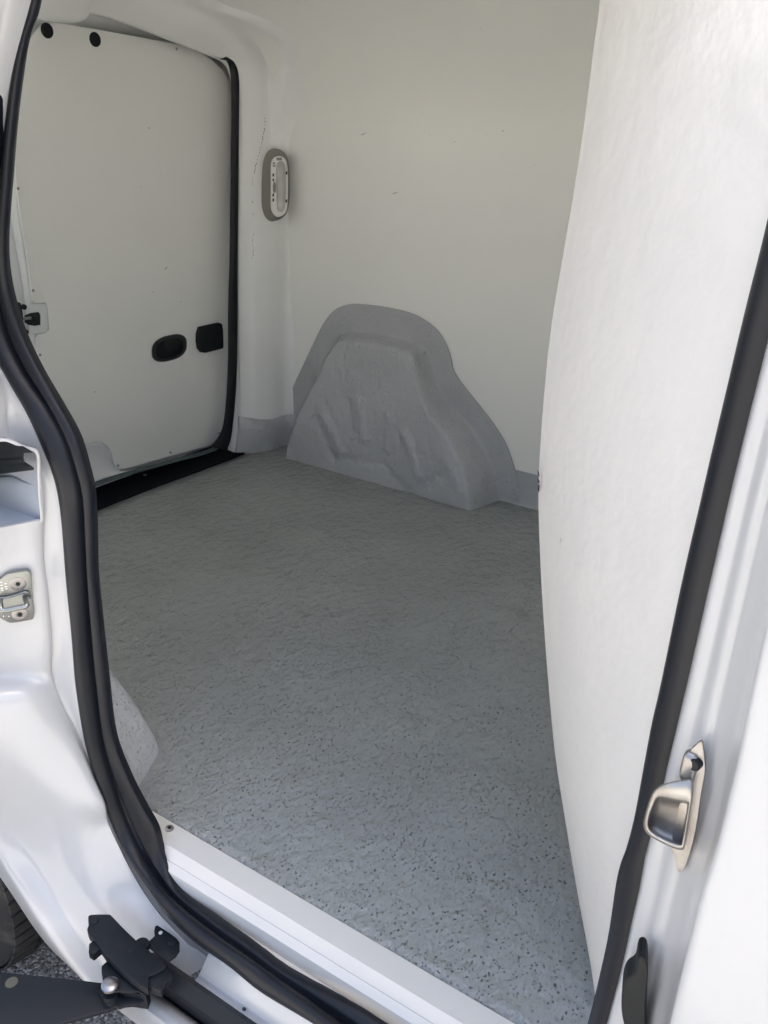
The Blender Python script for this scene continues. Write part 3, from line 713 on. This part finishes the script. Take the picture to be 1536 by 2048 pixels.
for poly, s_, dx_ in ((to, 1.0, .004), (to, 1.0, -.009), (to, .985, -.0135), (to, .95, -.0155), (ti, 1.03, -.0160), (ti, .985, -.0150), (ti, .95, -.011), (ti, .90, .0), (ti, .5, .001), (ti, .02, .001)):
    V += [bpt(*p, XC + dx_) for p in shr(poly, s_)]
me = catch.data; me.from_pydata([tuple(map(float, v)) for v in V], [], grid_faces(10, len(to), True)); me.update(); me.polygons.foreach_set('use_smooth', [True] * len(me.polygons)); fixn(catch)
c_ = at(1389, 1527, X=XC - .002); lathe('catch_bolt', c_, (-1, .25, 0), [(.0055, -.004), (.0055, .002), (.0045, .0032), (.002, .003)], M_blackm, catch, 18)
blob('catch_boss', at(1379, 1532, X=XC + .001), (.006, .006, .014), M_cast, catch, 4, 10)

# ---- black bump stop at the foot of the front pillar
stop = extrude_poly('bump_stop', [at(*p, X=.552) for p in smp([(1276, 1918), (1290, 1918), (1295, 1938), (1295, 1965), (1291, 2010), (1289, 2070), (1284, 2120), (1262, 2120), (1250, 2060), (1243, 2025), (1244, 1985), (1252, 1962), (1269, 1948)], 3)], (.022, .006, 0), M_blackp, van, .004, seg=3)
extrude_poly('stop_backplate', [at(*p, X=.563) for p in [(1277, 1919), (1290, 1919), (1296, 1940), (1293, 2010), (1289, 2110), (1268, 2110), (1272, 1960)]], (.006, .002, 0), M_blackm, stop, .001)

# ---- rear door pillar / quarter panel (left of the seal)
QP = [ # rows from top to bottom; each: list of (x, y, axis, value)
]
so_x = ipx([(c[0], c[1]) for (_, _, c, _) in ST[:26]])
crease = ipx([(-30, 400), (-70, 600), (-40, 700), (10, 800), (12, 880), (84, 960), (82, 1060), (80, 1100), (88, 1150), (97, 1250), (100, 1300), (97, 1340), (105, 1370), (125, 1420), (148, 1475), (170, 1530), (196, 1590), (222, 1650)])
rows = []
# vertical part: stations by photo height
for y in [-250, -100, 50, 200, 350, 480, 560, 640, 720, 790, 850, 900, 950, 1000, 1060, 1120, 1180, 1240, 1290, 1325, 1345, 1362, 1380, 1400, 1430, 1470, 1510, 1560, 1610]:
    so_ = so_x(y) + 4; cz = crease(y) if y > 390 else so_ - 45
    cz = min(cz, so_ - 10)
    P0 = at(so_, y, X=.592); P1 = at(cz + (so_ - cz) * .45, y, X=.585); P2_ = at(cz + 4, y, X=.578); P3 = at(cz - 5, y, X=.570)
    low = max(0, min(1, (y - 1352) / 34)); low = low * low * (3 - 2 * low)      # below the step the panel comes forward
    Yb = P3[1] + .010
    r = [P0 + np.array([.02, 0, 0]), P0, P1, P2_, P3]
    ridgex = np.interp(y, [1345, 1450, 1610], [-95, -60, -14]) if y > 1345 else -120
    # from crease to the ridge over the wheel
    for f_, X_ in ((.25, .548), (.5, .525), (.75, .500), (1, .478)):
        x_ = (cz - 5) + (ridgex - (cz - 5)) * f_
        X2 = X_ - .012 * low + .027 * f_ * max(0, min(1, (y - 1450) / 160))
        r.append(at(x_, y + (.06 * (cz - 5 - x_)) * 1.0, X=X2))
    rr_ = r[-1]
    r.append(rr_ + np.array([-.006, .012, 0])); r.append(rr_ + np.array([-.010, .03, 0])); r.append(rr_ + np.array([-.015, .10, 0]))
    rows.append(r)
# lower part: stations follow the seal round the corner
LOW = [  # seal outer, c1, c2, ridge inner, ridge outer, arch edge
 ((224, 1640), (195, 1650), (110, 1645), (-10, 1655), (-40, 1680), (-60, 1710)),
 ((245, 1686), (215, 1695), (125, 1700), (28, 1705), (5, 1728), (-8, 1745)),
 ((266, 1726), (235, 1738), (150, 1750), (62, 1752), (38, 1787), (22, 1806)),
 ((293, 1771), (260, 1785), (180, 1800), (93, 1803), (66, 1832), (45, 1845)),
 ((326, 1816), (290, 1830), (220, 1845), (125, 1855), (100, 1884), (75, 1890)),
 ((350, 1842), (315, 1858), (245, 1875), (150, 1893), (125, 1918), (98, 1918)),
 ((385, 1876), (345, 1892), (275, 1915), (178, 1925), (155, 1952), (140, 1952)),
 ((410, 1893), (372, 1912), (300, 1945), (200, 1950), (185, 1985), (180, 1975)),
 ((440, 1913), (400, 1940), (330, 1975), (235, 1990), (225, 2020), (215, 2010))]
LX = [.570, .560, .530, .502, .488, .494]
for st in LOW:
    c0_, c1_, c2_, c3_, c4_, c5_ = [at(*p, X=x) for p, x in zip(st, LX)]
    a0_ = at(*st[0], X=.590); a1_ = at(st[0][0] * .6 + st[1][0] * .4, st[0][1] * .6 + st[1][1] * .4, X=.578)
    rows.append([a0_ + np.array([.02, 0, 0]), a0_, a0_ * .5 + a1_ * .5, a1_, a1_ * .8 + c1_ * .2, a1_ * .4 + c2_ * .6 + np.array([-.002,-.002,0]), c2_, c2_ * .25 + c3_ * .75 + np.array([.007, 0, -.004]), c3_, (c3_ + c4_) / 2 + np.array([-.005, 0, .002]), c4_ + np.array([.002, 0, 0]), c5_ + np.array([.010, 0, 0])])
def resample(row, n):
    row = np.array(row); d = np.r_[0, np.cumsum(np.linalg.norm(np.diff(row, axis=0), axis=1))]; t = np.linspace(0, d[-1], n)
    return np.stack([np.interp(t, d, row[:, k]) for k in range(3)], 1)
Aq = np.array(rows); Aq = np.array([cr(r, 4) for r in Aq]); Aq = np.stack([cr(Aq[:, j], 3) for j in range(Aq.shape[1])], 1)
keep_ = np.clip((np.arange(len(Aq)) - 48) / 8, 0, 1)[:, None, None]
for _k in range(26):     # relax the pressing so that its curves run smoothly
    S_ = Aq.copy(); S_[1:-1, 18:28] = .4 * Aq[1:-1, 18:28] + .15 * (Aq[:-2, 18:28] + Aq[2:, 18:28] + Aq[1:-1, 17:27] + Aq[1:-1, 19:29])
    S_[1:-1, 28:] = .5 * Aq[1:-1, 28:] + .25 * (Aq[:-2, 28:] + Aq[2:, 28:])
    kk = keep_ if _k < 8 else keep_ * np.clip((np.arange(len(Aq)) - 66) / 6, 0, 1)[:, None, None]
    Aq = Aq * (1 - kk) + S_ * kk
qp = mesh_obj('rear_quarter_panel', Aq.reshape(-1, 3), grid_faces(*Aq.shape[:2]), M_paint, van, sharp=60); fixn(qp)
# rail recess cut through the quarter panel
rec = [(-140, 872), (0, 880), (14, 880), (30, 886), (47, 894), (66, 899), (73, 904), (77, 918), (78, 945), (80, 990), (84, 1037), (80, 1042), (70, 1042), (0, 1056), (-140, 1080)]
def rp(p, dY): 
    q = at(*p, X=.56); q2 = at(*p, X=.56 + dY); return q, q2
mcut = bpy.data.meshes.new('cut'); V = [at(*p, X=.42) for p in rec] + [at(*p, X=.68) for p in rec]; n = len(rec)
mcut.from_pydata([tuple(map(float, v)) for v in V], [], [tuple(range(n))[::-1], tuple(range(n, 2 * n))] + [(i, (i + 1) % n, n + (i + 1) % n, n + i) for i in range(n)])
bmc = bmesh.new(); bmc.from_mesh(mcut); bmesh.ops.recalc_face_normals(bmc, faces=bmc.faces); bmc.to_mesh(mcut); bmc.free()
oc = bpy.data.objects.new('cut', mcut); COL.objects.link(oc)
bmod = qp.modifiers.new('b', 'BOOLEAN'); bmod.object = oc; bmod.operation = 'DIFFERENCE'; bmod.solver = 'EXACT'
qp.modifiers.new('t0', 'SOLIDIFY').thickness = .002
# solidify first, then cut
bpy.context.view_layer.objects.active = qp
qp.modifiers.move(1, 0) if hasattr(qp.modifiers, 'move') else None
dg = bpy.context.evaluated_depsgraph_get(); me2 = bpy.data.meshes.new_from_object(qp.evaluated_get(dg)); me2.name = 'rear_quarter_panel'
qp.modifiers.clear(); qp.data = me2; bpy.data.objects.remove(oc, do_unlink=True)
me2.polygons.foreach_set('use_smooth', [True] * len(me2.polygons)); me2.set_sharp_from_angle(angle=math.radians(50))
# rolled lip around the recess, recess walls, shelf and the black rail with its roller
def qsurf(p, X=.556): return at(*p, X=X)
lipx = lambda x: float(np.interp(x, [-140, 0, 84], [.512, .548, .574]))
tube('recess_lip', cr([at(*p, X=lipx(p[0]) - .001) for p in rec[1:-1]], 3), .0022, M_paint, van, 8)
rcw = mesh_obj('rail_recess', [], [], M_rail, van)
a1 = cr([at(*p, X=lipx(p[0]) + .001) for p in rec], 2); 
b1 = a1 + np.array([.012, .10, 0])
V = list(a1) + list(b1); nn = len(a1); F = [(i, i + 1, nn + i + 1, nn + i) for i in range(nn - 1)] + [tuple(range(nn, 2 * nn))]
me = rcw.data; me.from_pydata([tuple(map(float, v)) for v in V], [], F); me.update(); me.polygons.foreach_set('use_smooth', [True] * len(me.polygons)); me.set_sharp_from_angle(angle=math.radians(40)); fixn(rcw)
def slab(name, poly, X, vec, mat_, parent, bevel=.001, **k): return extrude_poly(name, [at(*p, X=X) for p in poly], vec, mat_, parent, bevel, **k)
slab('rail_cover', [(-60, 886), (20, 884), (45, 896), (66, 903), (66, 906), (48, 907), (48, 925), (-60, 930)], .556, (.01, .05, 0), M_blackm, rcw)
slab('roller', [(-60, 925), (49, 918), (50, 928), (48, 934), (-60, 942)], .554, (.01, .04, 0), M_blackp, rcw)
slab('guide_rail', [(-60, 944), (50, 930), (68, 934), (69, 941), (-60, 956)], .552, (.01, .05, 0), M_blackp, rcw)
slab('recess_shelf', [(-60, 972), (10, 967), (50, 966), (74, 974), (78, 1002), (81, 1036), (68, 1037), (-60, 1054)], .575, (.004, .03, 0), M_rail, rcw, .004)

# ---- striker plate
stp = [(-38, 1166), (-12, 1163), (0, 1160), (12, 1150), (30, 1146), (53, 1143), (59, 1146), (62, 1153), (64, 1190), (67, 1222), (67, 1236), (61, 1240), (25, 1246), (15, 1244), (0, 1236), (-14, 1228), (-38, 1226)]
# the striker sits flat on the jamb: fit a plane to the panel there
from mathutils.bvhtree import BVHTree
_bm = bmesh.new(); _bm.from_mesh(me2); BV = BVHTree.FromBMesh(_bm)
def surf(x, y):
    d = Vector(ray(x, y)).normalized(); h = BV.ray_cast(Vector(O3), d); return np.array(h[0]), np.array(h[1])
_p = [surf(x, y)[0] for x, y in ((66, 1135), (66, 1255), (-35, 1140), (-35, 1250), (15, 1195))]
_c = sum(_p) / 5; _n = np.linalg.svd(np.array(_p) - _c)[2][2]
if _n @ (O3 - _c) < 0: _n = -_n
_mx = max((q - _c) @ _n for q in _p)
def spt(x, y, off=0):
    c0 = _c + _n * (off + _mx - .003); d = ray(x, y); t = (_n @ (c0 - O3)) / (_n @ d); return O3 + t * d, _n
SN = spt(0, 1200)[1]
striker = extrude_poly('striker_plate', [spt(*p, .008)[0] for p in smp(stp, 2)], tuple(-SN * .006), M_zinc, van, .0006)
for (x, y) in ((36, 1168), (40, 1229)):
    c_ = spt(x, y, .0082)[0]; s_ = lathe('striker_screw', c_, SN, [(.0100, -.001), (.0100, .0003), (.0090, .0007), (.0042, .0004), (.0040, -.0006)], M_dull, striker, 24)
    lathe('torx_socket', c_ + SN * .0006, SN, [(.0030, -.0003), (.0030, .0002)], M_hole, striker, 6)
def sp(x, y, off): return spt(x, y, off)[0]
tube('striker_loop', cr([sp(50, 1196, .009), sp(52, 1202, .018), sp(54, 1209, .026), sp(50, 1213, .0285), sp(30, 1217, .029), sp(8, 1221, .029), sp(2, 1217, .027), sp(1, 1208, .020), sp(0, 1200, .009)], 5), .0034, M_zinc, striker, 12)
tube('striker_rib', cr([sp(-10, 1196, .010), sp(12, 1195, .0105), sp(35, 1189, .0105), sp(50, 1184, .0105), sp(58, 1188, .0100), sp(60, 1197, .009)], 5), .0016, M_zinc, striker, 8)
# stamped marks on the plate
for (x, y, w_, h_) in ((2, 1165, 4, 1.2), (3, 1171, 4, 1.2), (4, 1177, 4, 1.6), (5, 1181, 4, 1.6), (11, 1168, 4, 1.4), (12, 1174, 5, 1.4), (13, 1178, 4, 1.3), (7, 1233, 2, 2), (18, 1233, 3, 1.2)):
    extrude_poly('stamped_mark', [sp(x - w_ / 2, y - h_ / 2, .0082), sp(x + w_ / 2, y - h_ / 2 - .6, .0082), sp(x + w_ / 2, y + h_ / 2 - .6, .0082), sp(x - w_ / 2, y + h_ / 2, .0082)], tuple(-SN * .0003), M_lampw, striker, 0)

# ---- sill outer panel and lower rail
def lx(x, y, X): q = at(x, y, X=X); return (q[0], q[2])
pr = [lx(640, 2048, .556), lx(628, 2048, .552), lx(560, 2048, .543), lx(545, 2048, .5405), lx(528, 2048, .538), lx(495, 2048, .531)]
# profile continues behind and under the rail
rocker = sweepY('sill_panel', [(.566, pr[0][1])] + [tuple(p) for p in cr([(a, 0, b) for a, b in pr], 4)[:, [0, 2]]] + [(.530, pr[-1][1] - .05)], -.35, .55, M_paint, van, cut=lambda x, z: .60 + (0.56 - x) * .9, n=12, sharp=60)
rocker.modifiers.new('t', 'SOLIDIFY').thickness = .002
a_r = lx(500, 2048, .524); b_r = lx(440, 2048, .510); c_r = lx(412, 2048, .508); d_r = lx(378, 2048, .500)
rail = sweepY('lower_rail', [(a_r[0] + .012, a_r[1] - .012), a_r, (a_r[0] - .001, a_r[1] + .001), b_r, (b_r[0] - .001, b_r[1] - .006), (c_r[0] - .001, c_r[1]), (c_r[0] + .012, c_r[1] - .004), (d_r[0] + .010, d_r[1] - .010), (d_r[0] - .002, d_r[1] - .002)], -.35, .70, M_blackm, van, cut=lambda x, z: .70, n=2, smooth=False)
rail.modifiers.new('t', 'SOLIDIFY').thickness = .002
e_r = lx(380, 2048, .496); f_r = lx(330, 2048, .478); g_r = lx(273, 2048, .468)
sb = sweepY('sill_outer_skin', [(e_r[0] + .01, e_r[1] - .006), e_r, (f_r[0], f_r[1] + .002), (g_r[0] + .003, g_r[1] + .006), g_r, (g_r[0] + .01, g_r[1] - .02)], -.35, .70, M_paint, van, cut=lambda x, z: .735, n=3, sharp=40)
sb.modifiers.new('t', 'SOLIDIFY').thickness = .002
# drain holes in the sill
for (x, y) in ((443, 2006), (488, 2019)):
    c_ = at(x, y, X=.535); lathe('drain_hole', c_ + np.array([0, 0, .001]), (-.5, 0, .85), [(.0022, -.002), (.0022, .0015)], M_hole, rocker, 10)

# ---- roller carriage of the sliding door
car = mesh_obj('roller_carriage', [], [], M_blackm, van)
def plate(name, poly, X, vec, mat_, parent, bevel=.001, sm=0, **k):
    q = smp(poly, sm) if sm else poly
    return extrude_poly(name, [at(*p, X=X) for p in q], vec, mat_, parent, bevel, **k)
def arm_z(x, y, Z): return at(x, y, Z=Z)
def plz(name, poly, Z, th_, mat_, parent, bevel=.001, sm=0, **k):
    q = smp(poly, sm) if sm else poly
    return extrude_poly(name, [at(*p, Z=Z) for p in q], (0, 0, -th_), mat_, parent, bevel, **k)
ZA = -.068
body_poly = [(176, 1833), (183, 1829), (215, 1828), (224, 1832), (243, 1852), (272, 1880), (300, 1902), (330, 1928), (328, 1938), (305, 1950), (297, 1954), (296, 1978), (262, 1956), (228, 1926), (217, 1912), (211, 1911), (190, 1880), (178, 1868), (174, 1858), (177, 1850)]
q = [at(*p, Z=ZA) for p in smp(body_poly, 2)]
bmx = extrude_poly('carriage_arm', q, (0, 0, -.014), M_blackm, car, .0025, seg=3)
lathe('arm_rivet', at(188, 1841, Z=ZA), (0, 0, 1), [(.0065, 0), (.0062, .0012), (.0035, .002), (.001, .002)], M_blackm, car, 18)
lathe('arm_hole', at(261, 1900, Z=ZA + .0006), (0, 0, 1), [(.0032, -.002), (.0032, .0)], M_hole, car, 14)
plz('stop_block', [(178, 1887), (188, 1880), (203, 1884), (205, 1894), (198, 1899), (186, 1909), (177, 1903)], ZA - .006, .014, M_blackp, car, .0015)
plz('guide_plate', [(310, 1852), (315, 1850), (340, 1866), (353, 1876), (359, 1884), (359, 1902), (352, 1912), (336, 1924), (322, 1915), (290, 1888), (300, 1880), (309, 1872), (308, 1862)], ZA - .010, .003, M_blackm, car, .001)
lathe('plate_hole', at(321, 1865, Z=ZA - .0092), (0, 0, 1), [(.0028, -.003), (.0028, 0)], M_paint, car, 14)
lathe('plate_rivet', at(345, 1886, Z=ZA - .010), (0, 0, 1), [(.006, 0), (.0055, .0015), (.002, .002)], M_blackm, car, 16)
lathe('roller_wheel', at(283, 1888, Z=ZA - .004), (0, 0, 1), [(.002, 0), (.0105, 0), (.011, -.002), (.011, -.008), (.009, -.010)], M_blackp, car, 24)
# saddle riding over the rail
plz('rail_saddle', [(297, 1956), (304, 1951), (318, 1944), (331, 1932), (346, 1950), (344, 1957), (331, 1966), (327, 1978), (322, 1984), (298, 1974)], ZA - .004, .012, M_blackm, car, .002)
# lower bracket with the hinge pin
plz('hinge_bracket', [(203, 1932), (215, 1921), (221, 1921), (232, 1927), (262, 1948), (296, 1978), (290, 1990), (276, 1982), (262, 1984), (248, 1984), (236, 1982), (222, 1984), (206, 1976), (205, 1958), (203, 1945)], ZA - .022, .004, M_blackm, car, .001)
plz('bracket_skirt', [(232, 2000), (248, 1986), (276, 1984), (292, 1984), (290, 2000), (274, 2010), (250, 2012), (238, 2016), (228, 2012)], ZA - .040, .004, M_blackm, car, .001)
pin = lathe('hinge_pin', at(220, 1970, Z=ZA - .018), (0, 0, 1), [(.0115, -.002), (.0115, .002), (.009, .0042), (.004, .005), (.0005, .005)], M_dull, car, 26)
lathe('hinge_bush', at(222, 1991, Z=ZA - .045), (0, 0, 1), [(.012, -.012), (.012, -.007), (.010, -.006), (.012, -.005), (.012, 0), (.010, .001), (.0125, .002), (.0125, .010)], M_blackm, car, 22)
me = car.data; q = [at(*p, Z=ZA - .028) for p in [(225, 1925), (262, 1945), (298, 1974), (292, 1990), (250, 1984), (215, 1960)]]
V = q + [p + np.array([0, 0, -.03]) for p in q]; me.from_pydata([tuple(map(float, v)) for v in V], [], [tuple(range(6)), tuple(range(6, 12))[::-1]] + [(i, (i + 1) % 6, 6 + (i + 1) % 6, 6 + i) for i in range(6)]); me.update(); fixn(car)
# flat steel arm that carries the (out of frame) sliding door
arm = plz('door_arm', [(-420, 1890), (-200, 1915), (0, 1943), (100, 1953), (204, 1965), (232, 1985), (246, 1998), (236, 2012), (215, 2020), (130, 2044), (60, 2066), (-100, 2110), (-420, 2200)], -.122, .007, M_blackm, van, .002)
lathe('arm_slot', at(23, 1965, Z=-.1215), (0, 0, 1), [(.0085, -.002), (.0085, .0003)], mat('weathered grommet', (.07, .07, .05), .6), arm, 20)

# ---- rear wheel seen under the arch
WY, WZ, WR = 1.335, -.245, .305
wheel = bpy.data.objects.new('wheel', None); COL.objects.link(wheel); wheel.location = (.60, WY, WZ); setp(wheel, van)
prof_t = [(.200, -.085), (.235, -.092), (.270, -.090), (.292, -.080), (.300, -.068), (.3045, -.050), (.305, -.0405), (.298, -.040), (.298, -.034), (.305, -.0335), (.3055, 0), (.305, .0335), (.298, .034), (.298, .040), (.305, .0405), (.3045, .05), (.300, .068), (.292, .080), (.270, .090), (.235, .092), (.200, .085)]
V = []; SEG = 128
for r_, x_ in prof_t:
    for j in range(SEG):
        a = 2 * math.pi * j / SEG
        rr_ = r_
        V.append((.60 + x_, WY + rr_ * math.cos(a), WZ + rr_ * math.sin(a)))
tyre = mesh_obj('tyre', V, grid_faces(len(prof_t), SEG, True), M_tyre, wheel, sharp=30); fixn(tyre)
# lateral sipes: thin dark rubber-walled slots along the shoulder as raised blocks
Vb, Fb = [], []
for j in range(64):
    a0 = 2 * math.pi * j / 64; a1_ = a0 + 2 * math.pi / 64 * .80
    for (xa, xb, sk_) in ((-.084, -.042, .03), (-.032, .032, 0.0), (.042, .084, -.03)):
        b0 = len(Vb)
        for (aa, xx, sft) in ((a0, xa, sk_), (a1_, xa, sk_), (a1_, xb, 0), (a0, xb, 0)):
            for rr_ in (.296 if abs(xx) > .08 else .300, (.3005 if abs(xx) > .08 else .3095)):
                ang = aa + sft; Vb.append((.60 + xx, WY + rr_ * math.cos(ang), WZ + rr_ * math.sin(ang)))
        Fb += [(b0 + 1, b0 + 3, b0 + 5, b0 + 7), (b0, b0 + 1, b0 + 7, b0 + 6), (b0, b0 + 2, b0 + 3, b0 + 1), (b0 + 2, b0 + 4, b0 + 5, b0 + 3), (b0 + 4, b0 + 6, b0 + 7, b0 + 5)]
tb = mesh_obj('tread_blocks', Vb, Fb, M_tyre, wheel, sharp=20); fixn(tb)
lathe('rim', (.60, WY, WZ), (1, 0, 0), [(.05, -.05), (.12, -.06), (.19, -.07), (.203, -.085), (.203, .085), (.15, .06), (.05, .05)], mat('painted steel rim', (.25, .26, .27), .4), wheel, 40)

# ---- scuffs and scratches left by cargo, laid on the linings
def scuffs():
    bpy.context.view_layer.update(); dg_ = bpy.context.evaluated_depsgraph_get(); rnd = random.Random(4)
    V, F = [], []
    def dab(x, y, l, wd, ang):
        q = []
        for (u, v) in ((-l, -wd * .6), (-l * .2, -wd), (l, -wd * .3), (l * .8, wd * .6), (-l * .3, wd)):
            X_ = x + u * math.cos(ang) - v * math.sin(ang); Y_ = y + u * math.sin(ang) + v * math.cos(ang)
            d = Vector(ray(X_, Y_)).normalized(); r = sc.ray_cast(dg_, Vector(O3), d)
            if not r[0] or 'lining' not in r[4].name: return
            q.append(np.array(r[1]) - np.array(d) * .0006)
        b0 = len(V); V.extend(q); F.append(tuple(range(b0, b0 + 5)))
    path = [(530, 236), (528, 262), (524, 284), (519, 305), (511, 332), (509, 350)]
    for a, b in zip(path, path[1:]):
        for k in range(4):
            t = k / 4 + rnd.random() * .1; dab(a[0] + (b[0] - a[0]) * t + rnd.uniform(-.8, .8), a[1] + (b[1] - a[1]) * t, rnd.uniform(1.2, 3), rnd.uniform(.4, .8), math.radians(rnd.uniform(60, 120)))
    for y in list(range(358, 372, 4)) + [404, 428] + list(range(470, 520, 5)): dab(506 + rnd.uniform(-1.5, 1.5), y, rnd.uniform(.8, 2.2), .6, math.radians(rnd.uniform(40, 130)))
    for (x, y, l, a) in ((332, 537, 5, -50), (790, 386, 7, -18), (727, 268, 7, -25), (910, 283, 1.2, 0), (298, 256, 3, 10), (440, 344, 1.2, 0), (362, 604, 1.6, 10), (1006, 262, 3, -40), (860, 270, 1, 0), (1068, 330, 1, 0), (307, 583, 2, 60), (190, 784, 3, 10)): dab(x, y, l, .5, math.radians(a))
    return V, F
V, F = scuffs()
mesh_obj('scuff_marks', V, F, mat('dark scuff', (.10, .10, .09), .7), van, smooth=False)['kind'] = 'stuff'

# ---- closing the body: roof, outer far side, nose, underside, near side above and behind the door
def shell(name, rows_, mat_=M_paint, th_=.003, **k):
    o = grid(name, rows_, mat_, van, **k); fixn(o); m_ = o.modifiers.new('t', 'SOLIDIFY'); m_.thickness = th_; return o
shell('roof_panel', [[(.66, y, 1.22), (.72, y, 1.275), (.95, y, 1.30), (1.3, y, 1.31), (1.7, y, 1.30), (1.95, y, 1.27), (2.06, y, 1.18)] for y in np.linspace(-.9, 1.86, 8)], n_c=3)
shell('far_side_panel', [[(2.06, y, 1.18), (2.10, y, .9), (2.14, y, .45), (2.16, y, .1), (2.15, y, -.25)] for y in np.linspace(-.9, 1.9, 6)], n_c=3)
shell('door_header', [[(.640, y, 1.195), (.645, y, 1.215), (.655, y, 1.235), (.68, y, 1.262)] for y in np.linspace(-.9, 1.80, 8)])
shell('header_lining', [[(.642, y, 1.195), (.655, y, 1.188), (.67, y, 1.195), (.67, y, 1.21)] for y in np.linspace(-.2, .95, 8)], M_inner)
shell('quarter_skin', [[(.458 + .03 * (z > .6) * (z - .6) + .22 * max(0, z - .75), y, z) for z in np.linspace(.02, 1.22, 12)] for y in np.linspace(1.02, 1.88, 8)])
shell('front_skin', [[(.488 + .20 * max(0, z - .72), y, z) for z in np.linspace(-.25, 1.22, 12)] for y in np.linspace(-.9, -.30, 5)])
shell('underbody', [[(x, y, -.12 if y < 1.0 else .0 - .02) for x in np.linspace(.60, 2.1, 6)] for y in list(np.linspace(-.9, .98, 6)) + [1.02, 1.85]], mat('underseal', (.03, .03, .032), .8))
shell('cab_end', [[(x, -.9, z) for x in np.linspace(.5, 2.14, 6)] for z in np.linspace(-.25, 1.3, 6)])
shell('rear_end', [[(x, 1.93 - .0, z) for x in np.linspace(.5, 2.14, 6)] for z in (-.2, 0, .1)])
shell('wheel_house', [[(x, WY + .36 * math.cos(a), WZ + .36 * math.sin(a)) for x in (.50, .60, .74)] for a in np.linspace(-.1, math.pi * .86, 22)], mat('wheel house liner', (.03, .03, .032), .8))

# ================================================================== ground
def ground_mat():
    m = bpy.data.materials.new('asphalt'); m.use_nodes = True; n = m.node_tree.nodes; L = m.node_tree.links; b = n['Principled BSDF']; b.inputs['Roughness'].default_value = .85
    tc = n.new('ShaderNodeTexCoord'); v = n.new('ShaderNodeTexVoronoi'); v.inputs['Scale'].default_value = 190; L.new(tc.outputs['Object'], v.inputs[0])
    sp_ = n.new('ShaderNodeSeparateColor'); L.new(v.outputs['Color'], sp_.inputs[0])
    r = n.new('ShaderNodeValToRGB'); e = r.color_ramp.elements; e[0].position = 0; e[0].color = (.12, .115, .11, 1); e[1].position = 1; e[1].color = (.55, .53, .49, 1); x = e.new(.6); x.color = (.30, .29, .27, 1)
    L.new(sp_.outputs[0], r.inputs[0]); L.new(r.outputs[0], b.inputs['Base Color'])
    bp = n.new('ShaderNodeBump'); bp.inputs['Strength'].default_value = 1; bp.inputs['Distance'].default_value = .004; bp.invert = True; L.new(v.outputs['Distance'], bp.inputs['Height']); L.new(bp.outputs[0], b.inputs['Normal'])
    return m
g = mesh_obj('ground', [(-60, -60, -.55), (60, -60, -.55), (60, 60, -.55), (-60, 60, -.55)], [(0, 1, 2, 3)], ground_mat()); g['kind'] = 'structure'; g['label'] = 'dark speckled asphalt under and beside the van'
